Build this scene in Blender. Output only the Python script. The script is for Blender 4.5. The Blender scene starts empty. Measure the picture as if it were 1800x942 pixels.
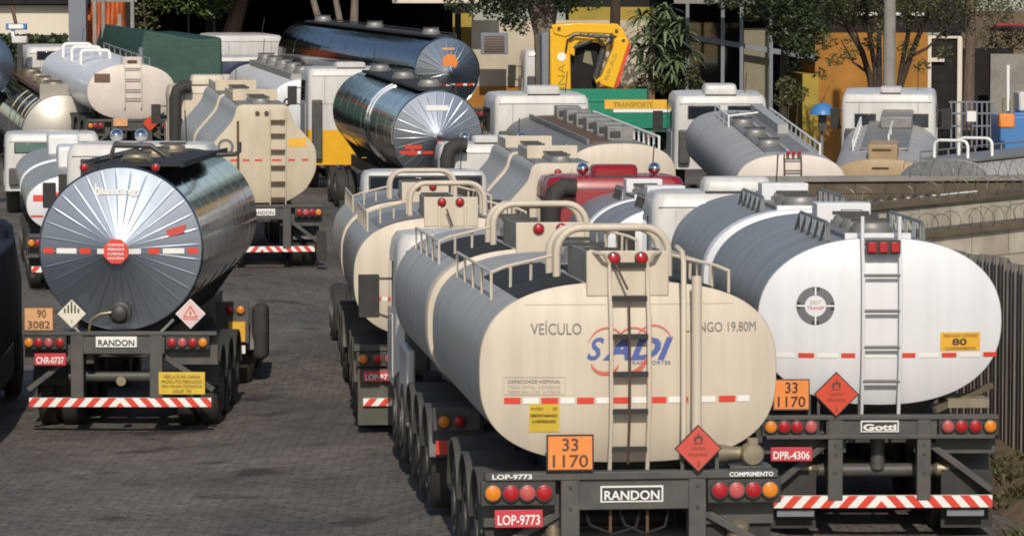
import bpy, bmesh, math, random
from mathutils import Vector, Matrix
R = math.radians
random.seed(7)
SC = bpy.context.scene
COL = SC.collection

# ------------------------------------------------------------------ camera, sky, sun, exposure
F = 6000.0                      # focal length in photo pixels (photo 1800 x 942)
CAM_H = 5.3
PITCH = math.atan((471 - 50) / F)
cd = bpy.data.cameras.new('camera')
cam = bpy.data.objects.new('camera', cd)
COL.objects.link(cam)
cam.location = (0, 0, CAM_H)
cam.rotation_euler = (R(90) - PITCH, 0, 0)
cd.sensor_width = 36
cd.lens = 36 * F / 1800
cd.clip_start = 0.5
cd.clip_end = 3000
SC.camera = cam

SUN_EL, SUN_AZ = 36, 178        # azimuth clockwise from +Y
w = bpy.data.worlds.new('World')
SC.world = w
w.use_nodes = True
nt = w.node_tree
sky = nt.nodes.new('ShaderNodeTexSky')
sky.sky_type = 'NISHITA'
sky.sun_disc = False
sky.sun_elevation = R(SUN_EL)
sky.sun_rotation = R(SUN_AZ)
bg = nt.nodes['Background']
bg.inputs['Strength'].default_value = 0.095
nt.links.new(sky.outputs[0], bg.inputs['Color'])
sd = bpy.data.lights.new('sun', 'SUN')
sd.energy = 3.3
sd.angle = R(0.5)
sd.color = (1.0, 0.92, 0.81)
so = bpy.data.objects.new('sun', sd)
COL.objects.link(so)
sv = Vector((math.sin(R(SUN_AZ)) * math.cos(R(SUN_EL)), math.cos(R(SUN_AZ)) * math.cos(R(SUN_EL)), math.sin(R(SUN_EL))))
so.rotation_euler = (-sv).to_track_quat('-Z', 'Y').to_euler()
SC.view_settings.view_transform = 'Standard'
SC.view_settings.look = 'None'
SC.view_settings.exposure = 0.0
SC.view_settings.gamma = 1.0
SC.cycles.filter_width = 1.9

# ------------------------------------------------------------------ pixel -> place
FW = Vector((0, math.cos(PITCH), -math.sin(PITCH)))
UP = Vector((0, math.sin(PITCH), math.cos(PITCH)))
RT = Vector((1, 0, 0))
def P(u, v, s):
    """world point seen at photo pixel (u, v) where one metre is s pixels wide"""
    return Vector((0, 0, CAM_H)) + FW * (F / s) + RT * ((u - 900) / s) + UP * ((471 - v) / s)
def frame(u, v, s, lz, xv, yv):
    d = (FW + RT * ((xv - 900) / F) + UP * ((471 - yv) / F)).normalized()
    rot = Matrix.Rotation(math.atan2(-d.x, d.y), 4, 'Z') @ Matrix.Rotation(math.asin(d.z), 4, 'X')
    loc = P(u, v, s) - (rot @ Vector((0, 0, lz)))
    return Matrix.Translation(loc) @ rot
# each vehicle: lamp line centre (u, v), scale, lamp height, direction it points to, length
PLACE = {
    'A': (1108, 860, 205, 1.0, 310, 150, 14),
    'B': (1548, 747, 163, 1.25, 720, 100, 16),
    'C': (212, 600, 131, 1.25, 930, 95, 12),
    'D': (463, 373, 80, 1.25, 0, -60, 16),
    'E': (770, 333, 73, 1.25, -150, -130, 14),
    'F': (787, 200, 58, 1.25, -1590, -220, 15),
    'G': (796, 628, 134, 1.0, 450, 150, 16),
    'H': (1390, 415, 80, 1.0, 540, -400, 13),
    'I': (1547, 412, 74, 1.0, 1750, -480, 12),
    'K': (1655, 432, 79, 1.0, 5200, -100, 9),
    'L': (1092, 400, 78, 1.0, -108, -250, 12),
    'M': (990, 504, 92, 1.25, 440, 40, 14),
    'J': (1200, 582, 110, 1.25, 408, 90, 9),
    'O': (232, 220, 62, 1.0, -784, -250, 13),
    'Q': (110, 312, 60, 1.1, -500, -200, 13),
    'P': (-32, 160, 56, 1.1, -900, -200, 8),
    'R': (160, 425, 87, 1.0, -100, -60, 15),
    'S': (-204, 640, 140, 1.2, 420, 60, 8),
    'T': (548, 258, 58, 1.0, -450, -200, 13),
    'X': (1112, 236, 62, 1.25, 300, -150, 9),
}
FRAMES = {k: frame(*p[:6]) for k, p in PLACE.items()}
CTRL = []
for k, p in PLACE.items():
    if k in 'KPX':
        continue
    for t in (0.0, 0.5, 1.0):
        q = FRAMES[k] @ Vector((0, p[6] * t, 0))
        CTRL.append((q.x, q.y, q.z))
CTRL += [(-10, 10, -0.2), (10, 10, 0.2), (-6, 26, -0.1), (-2.5, 36, 0.0), (13, 36, -0.1), (14, 60, 0.4), (-3, 55, 0.2)]
def gz(x, y):
    sw = sz = 0.0
    for (a, b, c) in CTRL:
        d2 = (x - a) ** 2 + ((y - b) * 0.6) ** 2 + 0.15
        wgt = 1 / d2 ** 1.6
        sw += wgt
        sz += wgt * c
    return sz / sw

# ------------------------------------------------------------------ materials
def mat(name, col, rough=0.6, metal=0.0, var=0.0, vscale=3.0, bump=0.0, bscale=40.0, coat=0.0, stretch=None, col2=None, spec=0.5):
    m = bpy.data.materials.new(name)
    m.use_nodes = True
    n = m.node_tree
    b = n.nodes['Principled BSDF']
    b.inputs['Base Color'].default_value = (*col, 1)
    b.inputs['Roughness'].default_value = rough
    b.inputs['Metallic'].default_value = metal
    b.inputs['Coat Weight'].default_value = coat
    b.inputs['Specular IOR Level'].default_value = spec
    if var or bump:
        tc = n.nodes.new('ShaderNodeTexCoord')
        mp = n.nodes.new('ShaderNodeMapping')
        n.links.new(tc.outputs['Object'], mp.inputs['Vector'])
        if stretch:
            mp.inputs['Scale'].default_value = stretch
    if var:
        no = n.nodes.new('ShaderNodeTexNoise')
        no.inputs['Scale'].default_value = vscale
        no.inputs['Detail'].default_value = 6
        no.inputs['Roughness'].default_value = 0.65
        n.links.new(mp.outputs[0], no.inputs['Vector'])
        rp = n.nodes.new('ShaderNodeValToRGB')
        rp.color_ramp.elements[0].position = 0.3
        rp.color_ramp.elements[1].position = 0.72
        c2 = col2 or tuple(c * (1 - var) for c in col)
        rp.color_ramp.elements[0].color = (*c2, 1)
        rp.color_ramp.elements[1].color = (*col, 1)
        n.links.new(no.outputs['Fac'], rp.inputs[0])
        n.links.new(rp.outputs[0], b.inputs['Base Color'])
        mr = n.nodes.new('ShaderNodeMapRange')
        mr.inputs['To Min'].default_value = min(1, rough + 0.12)
        mr.inputs['To Max'].default_value = max(0.03, rough - 0.06)
        n.links.new(no.outputs['Fac'], mr.inputs[0])
        n.links.new(mr.outputs[0], b.inputs['Roughness'])
    if bump:
        nb = n.nodes.new('ShaderNodeTexNoise')
        nb.inputs['Scale'].default_value = bscale
        nb.inputs['Detail'].default_value = 4
        n.links.new(mp.outputs[0], nb.inputs['Vector'])
        bp = n.nodes.new('ShaderNodeBump')
        bp.inputs['Strength'].default_value = bump
        bp.inputs['Distance'].default_value = 0.02
        n.links.new(nb.outputs['Fac'], bp.inputs['Height'])
        n.links.new(bp.outputs[0], b.inputs['Normal'])
    return m
M = {}
M['cream'] = mat('cream paint', (0.65, 0.56, 0.44), 0.5, var=0.2, vscale=1.5, stretch=(3.2, 1, 0.3))
M['cream_dull'] = mat('yellowed cream paint', (0.62, 0.53, 0.385), 0.5, var=0.24, vscale=1.6, stretch=(1.4, 1, 0.3))
M['tan'] = mat('tan paint', (0.44, 0.31, 0.17), 0.55, var=0.25, vscale=2)
M['pinkwhite'] = mat('dusty white paint', (0.72, 0.63, 0.55), 0.5, var=0.18, vscale=2)
M['white'] = mat('white paint', (0.74, 0.74, 0.745), 0.4, var=0.12, vscale=1.5, stretch=(3.5, 1, 0.3), coat=0.1)
M['cabwhite'] = mat('cab white paint', (0.68, 0.66, 0.62), 0.4, var=0.25, vscale=2.2, stretch=(1.5, 1, 0.4), coat=0.2)
M['alu'] = mat('streaked grey tank skin', (0.53, 0.515, 0.485), 0.5, metal=0.1, var=0.45, vscale=1.6, stretch=(0.35, 7, 0.35), bump=0.12, bscale=2.5)
M['aludark'] = mat('streaked dark tank skin', (0.37, 0.36, 0.35), 0.42, metal=0.2, var=0.5, vscale=1.6, stretch=(0.35, 6, 0.35), bump=0.12, bscale=2.5)
M['alutop'] = mat('galvanised tray', (0.33, 0.32, 0.30), 0.5, metal=0.4, var=0.4, vscale=5)
M['mirror'] = mat('polished steel', (0.27, 0.28, 0.295), 0.10, metal=1.0, bump=0.28, bscale=1.5, stretch=(1, 1.6, 1))
M['mirrorhead'] = mat('polished steel dish', (0.33, 0.375, 0.44), 0.36, metal=1.0, var=0.25, vscale=2.5, bump=0.05, bscale=4)
M['mirrorheadpale'] = mat('pale polished steel dish', (0.36, 0.395, 0.45), 0.27, metal=1.0, var=0.25, vscale=2.5, bump=0.05, bscale=4)
M['olive'] = mat('dull steel', (0.46, 0.43, 0.37), 0.4, metal=0.45, var=0.2, vscale=2)
M['chassis'] = mat('chassis black', (0.032, 0.034, 0.035), 0.5, var=0.4, vscale=6, col2=(0.06, 0.055, 0.047))
M['chassisgrey'] = mat('chassis grey', (0.055, 0.058, 0.06), 0.5, var=0.3, vscale=5, col2=(0.1, 0.09, 0.075))
M['olivechassis'] = mat('dusty olive chassis', (0.10, 0.095, 0.075), 0.6, var=0.3, vscale=4)
M['rubber'] = mat('rubber', (0.022, 0.021, 0.021), 0.75, var=0.5, vscale=6, col2=(0.05, 0.045, 0.038))
M['grip'] = mat('anti slip black', (0.022, 0.024, 0.026), 0.85, bump=0.5, bscale=60)
M['red'] = mat('red lens', (0.42, 0.015, 0.02), 0.32, coat=0.25)
M['redlight'] = mat('pale red lens', (0.52, 0.10, 0.10), 0.32, coat=0.25)
M['amber'] = mat('amber lens', (0.72, 0.24, 0.02), 0.32, coat=0.25)
M['redref'] = mat('red reflector', (0.68, 0.06, 0.035), 0.4)
M['whiteref'] = mat('white reflector', (0.82, 0.80, 0.76), 0.35)
M['orangeplate'] = mat('orange plate', (0.85, 0.27, 0.06), 0.45, var=0.12, vscale=5)
M['paleorange'] = mat('faded orange plate', (0.78, 0.42, 0.2), 0.45, var=0.25, vscale=4)
M['redplate'] = mat('red placard', (0.62, 0.085, 0.06), 0.5, var=0.2, vscale=6)
M['redbright'] = mat('bright red placard', (0.66, 0.07, 0.03), 0.5, var=0.15, vscale=6)
M['plate'] = mat('red licence plate', (0.55, 0.05, 0.07), 0.4)
M['yellowplate'] = mat('yellow placard', (0.72, 0.5, 0.05), 0.5, var=0.2, vscale=8)
M['orangeyellow'] = mat('orange yellow placard', (0.82, 0.45, 0.04), 0.5, var=0.15, vscale=8)
M['black'] = mat('black print', (0.02, 0.02, 0.02), 0.6)
M['brownblack'] = mat('brown print', (0.09, 0.05, 0.03), 0.6)
M['greyprint'] = mat('grey print', (0.16, 0.15, 0.14), 0.6)
M['faintprint'] = mat('faint print', (0.45, 0.38, 0.29), 0.6)
M['blueprint'] = mat('blue print', (0.07, 0.11, 0.34), 0.5)
M['redprint'] = mat('red print', (0.6, 0.13, 0.09), 0.5)
M['whiteprint'] = mat('white print', (0.8, 0.79, 0.75), 0.5)
M['glass'] = mat('dark window glass', (0.015, 0.02, 0.028), 0.06, coat=0.5)
M['blueglass'] = mat('bluish window glass', (0.03, 0.04, 0.09), 0.08, coat=0.5)
M['greenglass'] = mat('greenish window glass', (0.12, 0.2, 0.17), 0.1, coat=0.5)
M['chrome'] = mat('chrome', (0.8, 0.8, 0.8), 0.06, metal=1.0)
M['brass'] = mat('weathered brass', (0.34, 0.29, 0.2), 0.5, metal=0.6, var=0.3, vscale=8)
M['rust'] = mat('rusty brown', (0.16, 0.09, 0.05), 0.7, var=0.4, vscale=10)
M['redcab'] = mat('red cab paint', (0.30, 0.01, 0.016), 0.35, coat=0.3, var=0.15, vscale=2)
M['yellowpaint'] = mat('yellow paint', (0.85, 0.44, 0.02), 0.35, coat=0.3, var=0.12, vscale=3)
M['cranegold'] = mat('crane yellow', (0.86, 0.46, 0.01), 0.35, coat=0.3, var=0.1, vscale=3)
M['greenpaint'] = mat('green paint', (0.012, 0.22, 0.13), 0.45, var=0.2, vscale=4)
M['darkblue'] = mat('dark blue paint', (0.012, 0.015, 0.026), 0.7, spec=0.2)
M['bluepaint'] = mat('blue paint', (0.06, 0.2, 0.45), 0.4, var=0.1, vscale=4)
M['wallcream'] = mat('cream render', (0.58, 0.50, 0.37), 0.85, var=0.28, vscale=0.7, bump=0.2, bscale=12)
M['wallwhite'] = mat('white render', (0.74, 0.66, 0.54), 0.85, var=0.12, vscale=0.6)
M['wallorange'] = mat('orange render', (0.42, 0.185, 0.03), 0.85, var=0.35, vscale=0.9, bump=0.2, bscale=12)
M['wallmustard'] = mat('mustard render', (0.42, 0.30, 0.05), 0.85, var=0.3, vscale=0.9)
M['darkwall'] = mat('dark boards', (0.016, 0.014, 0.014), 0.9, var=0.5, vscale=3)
M['greysteel'] = mat('grey steel', (0.20, 0.22, 0.25), 0.6, var=0.15, vscale=2)
M['paleboard'] = mat('pale boards', (0.26, 0.23, 0.15), 0.8, var=0.3, vscale=3, stretch=(5, 5, 0.4))
M['brickbrown'] = mat('brown earth wall', (0.18, 0.135, 0.085), 0.9, var=0.5, vscale=1.5, col2=(0.09, 0.075, 0.05))
M['concrete'] = mat('grey concrete', (0.30, 0.28, 0.25), 0.85, var=0.35, vscale=2, bump=0.3, bscale=20)
M['bark'] = mat('bark', (0.17, 0.12, 0.085), 0.9, var=0.5, vscale=5, bump=0.6, bscale=18, stretch=(1, 1, 0.3))
M['barkpale'] = mat('pale bark', (0.22, 0.18, 0.14), 0.9, var=0.5, vscale=5, bump=0.6, bscale=18, stretch=(1, 1, 0.3))
M['barkdark'] = mat('dark bark', (0.065, 0.045, 0.03), 0.9, var=0.5, vscale=5, bump=0.6, bscale=18, stretch=(1, 1, 0.3))
M['tarp'] = mat('orange tarpaulin', (0.55, 0.13, 0.03), 0.6, var=0.35, vscale=1.5, bump=0.6, bscale=5)
M['greentarp'] = mat('dark green tarpaulin', (0.012, 0.06, 0.042), 0.55, var=0.3, vscale=1.2, bump=0.5, bscale=4)
def leafmat(name, c1, c2):
    m = bpy.data.materials.new(name)
    m.use_nodes = True
    n = m.node_tree
    b = n.nodes['Principled BSDF']
    g = n.nodes.new('ShaderNodeNewGeometry')
    rp = n.nodes.new('ShaderNodeValToRGB')
    rp.color_ramp.elements[0].color = (*c1, 1)
    rp.color_ramp.elements[1].color = (*c2, 1)
    n.links.new(g.outputs['Random Per Island'], rp.inputs[0])
    n.links.new(rp.outputs[0], b.inputs['Base Color'])
    b.inputs['Roughness'].default_value = 0.55
    b.inputs['Subsurface Weight'].default_value = 0.0
    return m
M['leaf'] = leafmat('leaves', (0.03, 0.06, 0.012), (0.09, 0.15, 0.03))
M['leafdark'] = leafmat('dark leaves', (0.015, 0.028, 0.008), (0.05, 0.07, 0.02))
M['leafolive'] = leafmat('olive leaves', (0.035, 0.045, 0.012), (0.11, 0.11, 0.035))
M['leafpalm'] = leafmat('grey green leaves', (0.04, 0.07, 0.022), (0.17, 0.22, 0.11))

def ribbed(name, c, c2, axis, freq):
    """wall skin with narrow upright boards or ribs: procedural bands along an object axis"""
    m = mat(name, c, 0.75, var=0.45, vscale=2.5, stretch=(3, 3, 0.5))
    n = m.node_tree
    tc = n.nodes['Texture Coordinate']
    wv = n.nodes.new('ShaderNodeTexWave')
    wv.bands_direction = axis
    wv.inputs['Scale'].default_value = freq
    wv.inputs['Distortion'].default_value = 0.3
    n.links.new(tc.outputs['Object'], wv.inputs['Vector'])
    bp = n.nodes.new('ShaderNodeBump')
    bp.inputs['Strength'].default_value = 0.9
    bp.inputs['Distance'].default_value = 0.05
    n.links.new(wv.outputs['Fac'], bp.inputs['Height'])
    n.links.new(bp.outputs[0], n.nodes['Principled BSDF'].inputs['Normal'])
    return m
def blockwall(name, c1, c2, cm, bw, bh):
    m = bpy.data.materials.new(name)
    m.use_nodes = True
    n = m.node_tree
    b = n.nodes['Principled BSDF']
    b.inputs['Roughness'].default_value = 0.9
    tc = n.nodes.new('ShaderNodeTexCoord')
    mp = n.nodes.new('ShaderNodeMapping')
    mp.inputs['Rotation'].default_value = (R(90), 0, 0)
    n.links.new(tc.outputs['Object'], mp.inputs['Vector'])
    br = n.nodes.new('ShaderNodeTexBrick')
    br.inputs['Color1'].default_value = (*c1, 1)
    br.inputs['Color2'].default_value = (*c2, 1)
    br.inputs['Mortar'].default_value = (*cm, 1)
    br.inputs['Scale'].default_value = 1
    br.inputs['Brick Width'].default_value = bw
    br.inputs['Row Height'].default_value = bh
    br.inputs['Mortar Size'].default_value = 0.012
    n.links.new(mp.outputs[0], br.inputs['Vector'])
    no = n.nodes.new('ShaderNodeTexNoise')
    no.inputs['Scale'].default_value = 1.4
    no.inputs['Detail'].default_value = 8
    n.links.new(tc.outputs['Object'], no.inputs['Vector'])
    mx = n.nodes.new('ShaderNodeMix')
    mx.data_type = 'RGBA'
    mx.blend_type = 'MULTIPLY'
    mx.inputs[0].default_value = 0.7
    rp = n.nodes.new('ShaderNodeValToRGB')
    rp.color_ramp.elements[0].position = 0.3
    rp.color_ramp.elements[0].color = (0.45, 0.4, 0.34, 1)
    rp.color_ramp.elements[1].position = 0.65
    n.links.new(no.outputs['Fac'], rp.inputs[0])
    n.links.new(br.outputs['Color'], mx.inputs[6])
    n.links.new(rp.outputs[0], mx.inputs[7])
    n.links.new(mx.outputs[2], b.inputs['Base Color'])
    bp = n.nodes.new('ShaderNodeBump')
    bp.inputs['Strength'].default_value = 0.5
    bp.inputs['Distance'].default_value = 0.03
    n.links.new(br.outputs['Fac'], bp.inputs['Height'])
    bp.invert = True
    n.links.new(bp.outputs[0], b.inputs['Normal'])
    return m
M['blocks'] = blockwall('pale block wall', (0.62, 0.56, 0.44), (0.54, 0.48, 0.37), (0.3, 0.25, 0.18), 1.1, 0.45)
M['blocksdark'] = blockwall('brown block wall', (0.15, 0.115, 0.075), (0.11, 0.085, 0.055), (0.06, 0.05, 0.035), 0.6, 0.25)
M['fenceboard'] = ribbed('weathered corrugated sheet', (0.27, 0.24, 0.2), None, 'Y', 2.4)

def groundmat():
    m = bpy.data.materials.new('stone sett paving')
    m.use_nodes = True
    n = m.node_tree
    b = n.nodes['Principled BSDF']
    b.inputs['Roughness'].default_value = 0.82
    tc = n.nodes.new('ShaderNodeTexCoord')
    br = n.nodes.new('ShaderNodeTexBrick')
    br.inputs['Scale'].default_value = 1
    br.inputs['Brick Width'].default_value = 0.24
    br.inputs['Row Height'].default_value = 0.14
    br.inputs['Mortar Size'].default_value = 0.02
    br.inputs['Mortar Smooth'].default_value = 0.6
    br.inputs['Color1'].default_value = (0.158, 0.150, 0.143, 1)
    br.inputs['Color2'].default_value = (0.128, 0.121, 0.114, 1)
    br.inputs['Mortar'].default_value = (0.092, 0.086, 0.080, 1)
    nd = n.nodes.new('ShaderNodeTexNoise')
    nd.inputs['Scale'].default_value = 1.7
    nd.inputs['Detail'].default_value = 3
    n.links.new(tc.outputs['Object'], nd.inputs['Vector'])
    ad = n.nodes.new('ShaderNodeMix')
    ad.data_type = 'RGBA'
    ad.blend_type = 'LINEAR_LIGHT'
    ad.inputs[0].default_value = 0.06
    n.links.new(tc.outputs['Object'], ad.inputs[6])
    n.links.new(nd.outputs['Color'], ad.inputs[7])
    n.links.new(ad.outputs[2], br.inputs['Vector'])
    no = n.nodes.new('ShaderNodeTexNoise')
    no.inputs['Scale'].default_value = 0.32
    no.inputs['Detail'].default_value = 9
    no.inputs['Roughness'].default_value = 0.68
    n.links.new(tc.outputs['Object'], no.inputs['Vector'])
    rp = n.nodes.new('ShaderNodeValToRGB')
    rp.color_ramp.elements[0].position = 0.33
    rp.color_ramp.elements[0].color = (0.55, 0.54, 0.54, 1)
    rp.color_ramp.elements[1].position = 0.68
    rp.color_ramp.elements[1].color = (1.28, 1.19, 1.08, 1)
    n.links.new(no.outputs['Fac'], rp.inputs[0])
    mx = n.nodes.new('ShaderNodeMix')
    mx.data_type = 'RGBA'
    mx.blend_type = 'MULTIPLY'
    mx.inputs[0].default_value = 1
    n.links.new(br.outputs['Color'], mx.inputs[6])
    n.links.new(rp.outputs[0], mx.inputs[7])
    # oil stains
    ns = n.nodes.new('ShaderNodeTexNoise')
    ns.inputs['Scale'].default_value = 0.75
    ns.inputs['Detail'].default_value = 5
    n.links.new(tc.outputs['Object'], ns.inputs['Vector'])
    rs = n.nodes.new('ShaderNodeValToRGB')
    rs.color_ramp.elements[0].position = 0.60
    rs.color_ramp.elements[0].color = (1, 1, 1, 1)
    rs.color_ramp.elements[1].position = 0.70
    rs.color_ramp.elements[1].color = (0.35, 0.33, 0.32, 1)
    n.links.new(ns.outputs['Fac'], rs.inputs[0])
    m2 = n.nodes.new('ShaderNodeMix')
    m2.data_type = 'RGBA'
    m2.blend_type = 'MULTIPLY'
    m2.inputs[0].default_value = 1
    n.links.new(mx.outputs[2], m2.inputs[6])
    n.links.new(rs.outputs[0], m2.inputs[7])
    nf = n.nodes.new('ShaderNodeTexNoise')
    nf.inputs['Scale'].default_value = 5.5
    nf.inputs['Detail'].default_value = 8
    nf.inputs['Roughness'].default_value = 0.75
    n.links.new(tc.outputs['Object'], nf.inputs['Vector'])
    rf = n.nodes.new('ShaderNodeValToRGB')
    rf.color_ramp.elements[0].position = 0.34
    rf.color_ramp.elements[0].color = (0.5, 0.5, 0.5, 1)
    rf.color_ramp.elements[1].position = 0.66
    rf.color_ramp.elements[1].color = (1.4, 1.36, 1.3, 1)
    n.links.new(nf.outputs['Fac'], rf.inputs[0])
    m3 = n.nodes.new('ShaderNodeMix')
    m3.data_type = 'RGBA'
    m3.blend_type = 'MULTIPLY'
    m3.inputs[0].default_value = 1
    n.links.new(m2.outputs[2], m3.inputs[6])
    n.links.new(rf.outputs[0], m3.inputs[7])
    n.links.new(m3.outputs[2], b.inputs['Base Color'])
    bp = n.nodes.new('ShaderNodeBump')
    bp.inputs['Strength'].default_value = 0.5
    bp.inputs['Distance'].default_value = 0.014
    bp.invert = True
    nb = n.nodes.new('ShaderNodeTexNoise')
    nb.inputs['Scale'].default_value = 5.0
    nb.inputs['Detail'].default_value = 6
    n.links.new(tc.outputs['Object'], nb.inputs['Vector'])
    ma = n.nodes.new('ShaderNodeMath')
    ma.operation = 'MULTIPLY_ADD'
    ma.inputs[1].default_value = -2.2
    n.links.new(nb.outputs['Fac'], ma.inputs[0])
    n.links.new(br.outputs['Fac'], ma.inputs[2])
    n.links.new(ma.outputs[0], bp.inputs['Height'])
    n.links.new(bp.outputs[0], b.inputs['Normal'])
    return m
M['ground'] = groundmat()
M['dirt'] = mat('red brown dirt', (0.22, 0.14, 0.085), 0.95, var=0.5, vscale=2.5, bump=0.8, bscale=8, col2=(0.07, 0.055, 0.035))

# ------------------------------------------------------------------ mesh builder
class MB:
    def __init__(self, m=None):
        self.v, self.f, self.fm, self.mats = [], [], [], []
        self.cur = 0
        if m:
            self.m(m)
    def m(self, name):
        x = M[name]
        if x not in self.mats:
            self.mats.append(x)
        self.cur = self.mats.index(x)
        return self
    def add(self, vs, fs):
        o = len(self.v)
        self.v += [tuple(p) for p in vs]
        for f in fs:
            self.f.append(tuple(i + o for i in f))
            self.fm.append(self.cur)
        return self
    def box(self, x0, x1, y0, y1, z0, z1):
        x0, x1 = min(x0, x1), max(x0, x1)
        y0, y1 = min(y0, y1), max(y0, y1)
        z0, z1 = min(z0, z1), max(z0, z1)
        return self.add([(x0, y0, z0), (x1, y0, z0), (x1, y1, z0), (x0, y1, z0), (x0, y0, z1), (x1, y0, z1), (x1, y1, z1), (x0, y1, z1)],
                        [(0, 3, 2, 1), (4, 5, 6, 7), (0, 1, 5, 4), (1, 2, 6, 5), (2, 3, 7, 6), (3, 0, 4, 7)])
    def beam(self, p, q, w, h, up=(0, 0, 1)):
        p, q = Vector(p), Vector(q)
        d = (q - p).normalized()
        u = Vector(up)
        if abs(d.dot(u)) > 0.95:
            u = Vector((0, 1, 0))
        s = d.cross(u).normalized() * w / 2
        t = s.cross(d).normalized() * h / 2
        vs = [p - s - t, p + s - t, p + s + t, p - s + t, q - s - t, q + s - t, q + s + t, q - s + t]
        return self.add(vs, [(0, 1, 2, 3), (7, 6, 5, 4), (0, 4, 5, 1), (1, 5, 6, 2), (2, 6, 7, 3), (3, 7, 4, 0)])
    def tube(self, pts, r, n=8, rads=None, cap=True):
        pts = [Vector(p) for p in pts]
        rings = []
        ref = None
        for i, p in enumerate(pts):
            a = pts[max(0, i - 1)]
            b = pts[min(len(pts) - 1, i + 1)]
            d = (b - a).normalized()
            if ref is None:
                ref = Vector((0, 0, 1)) if abs(d.z) < 0.9 else Vector((1, 0, 0))
            s = d.cross(ref).normalized()
            ref = s.cross(d).normalized()
            rr = rads[i] if rads else r
            rings.append([p + (s * math.cos(2 * math.pi * k / n) + ref * math.sin(2 * math.pi * k / n)) * rr for k in range(n)])
        return self.loft(rings, cap0=cap, cap1=cap)
    def loft(self, rings, closed=True, cap0=False, cap1=False):
        n = len(rings[0])
        vs = [p for r in rings for p in r]
        fs = []
        for i in range(len(rings) - 1):
            for k in range(n if closed else n - 1):
                a, b = i * n + k, i * n + (k + 1) % n
                fs.append((a, b, b + n, a + n))
        if cap0:
            fs.append(tuple(reversed(range(n))))
        if cap1:
            fs.append(tuple(range((len(rings) - 1) * n, len(rings) * n)))
        return self.add(vs, fs)
    def lathe(self, c, axis, prof, n=24, cap=True):
        """prof: list of (along, radius) about axis 'x','y','z' through c"""
        rings = []
        for (t, r) in prof:
            ring = []
            for k in range(n):
                a = 2 * math.pi * k / n
                ca, sa = math.cos(a) * r, math.sin(a) * r
                p = {'x': (t, ca, sa), 'y': (sa, t, ca), 'z': (ca, sa, t)}[axis]
                ring.append((c[0] + p[0], c[1] + p[1], c[2] + p[2]))
            rings.append(ring)
        return self.loft(rings, cap0=cap, cap1=cap)
    def prism(self, poly, y0, y1):
        """poly of (x, z) points, extruded along y"""
        n = len(poly)
        vs = [(x, y0, z) for x, z in poly] + [(x, y1, z) for x, z in poly]
        fs = [tuple(range(n)), tuple(reversed(range(n, 2 * n)))] + [(k + n, (k + 1) % n + n, (k + 1) % n, k) for k in range(n)]
        return self.add(vs, fs)
    def prismx(self, poly, x0, x1):
        """poly of (y, z) points, extruded along x"""
        n = len(poly)
        vs = [(x0, y, z) for y, z in poly] + [(x1, y, z) for y, z in poly]
        fs = [tuple(reversed(range(n))), tuple(range(n, 2 * n))] + [(k, (k + 1) % n, (k + 1) % n + n, k + n) for k in range(n)]
        return self.add(vs, fs)
    def build(self, name, parent=None, smooth=35, bevel=0, seg=2, fix=True):
        me = bpy.data.meshes.new(name)
        me.from_pydata(self.v, [], self.f)
        for x in self.mats:
            me.materials.append(x)
        me.polygons.foreach_set('material_index', self.fm)
        if fix:
            bm = bmesh.new()
            bm.from_mesh(me)
            bmesh.ops.recalc_face_normals(bm, faces=bm.faces)
            bm.to_mesh(me)
            bm.free()
        if smooth:
            me.polygons.foreach_set('use_smooth', [True] * len(me.polygons))
            me.set_sharp_from_angle(angle=R(smooth))
        me.update()
        o = bpy.data.objects.new(name, me)
        COL.objects.link(o)
        if parent:
            o.parent = parent
        if bevel:
            b = o.modifiers.new('bevel', 'BEVEL')
            b.width = bevel
            b.segments = seg
            b.limit_method = 'ANGLE'
            b.angle_limit = R(40)
            b.harden_normals = False
        return o
def thing(name, label, cat, mtx=None, group=None):
    o = bpy.data.objects.new(name, None)
    COL.objects.link(o)
    if mtx is not None:
        o.matrix_world = mtx
    o.empty_display_size = 0.3
    o['label'] = label
    o['category'] = cat
    if group:
        o['group'] = group
    return o
def tag(o, label, cat, group=None):
    o['label'] = label
    o['category'] = cat
    if group:
        o['group'] = group
    return o
def struct(o, kind='structure'):
    o['kind'] = kind
    return o
def link_copy(src, parent, loc=None):
    o = src.copy()
    COL.objects.link(o)
    o.parent = parent
    if loc is not None:
        o.location = loc
    return o
def lettering(text, x0, x1, z0, z1, y, parent, m, shear=0.0, hy=None, depth=0.006, bold=0.0, name='lettering', fit=True):
    cu = bpy.data.curves.new('t', 'FONT')
    cu.body = text
    cu.size = 1
    cu.shear = shear
    cu.offset = bold
    cu.resolution_u = 3
    cu.align_x = 'LEFT'
    o = bpy.data.objects.new('t', cu)
    COL.objects.link(o)
    bpy.context.view_layer.update()
    me = bpy.data.meshes.new_from_object(o.evaluated_get(bpy.context.evaluated_depsgraph_get()))
    bpy.data.objects.remove(o)
    xs = [v.co.x for v in me.vertices]
    ys = [v.co.y for v in me.vertices]
    ax, bx, ay, by = min(xs), max(xs), min(ys), max(ys)
    for v in me.vertices:
        X = x0 + (v.co.x - ax) / (bx - ax) * (x1 - x0)
        Z = z0 + (v.co.y - ay) / (by - ay) * (z1 - z0)
        v.co = (X, (hy(X, Z) - depth) if hy else y, Z)
    me.materials.clear()
    me.materials.append(M[m])
    q = bpy.data.objects.new(name, me)
    COL.objects.link(q)
    q.parent = parent
    return q

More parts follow.
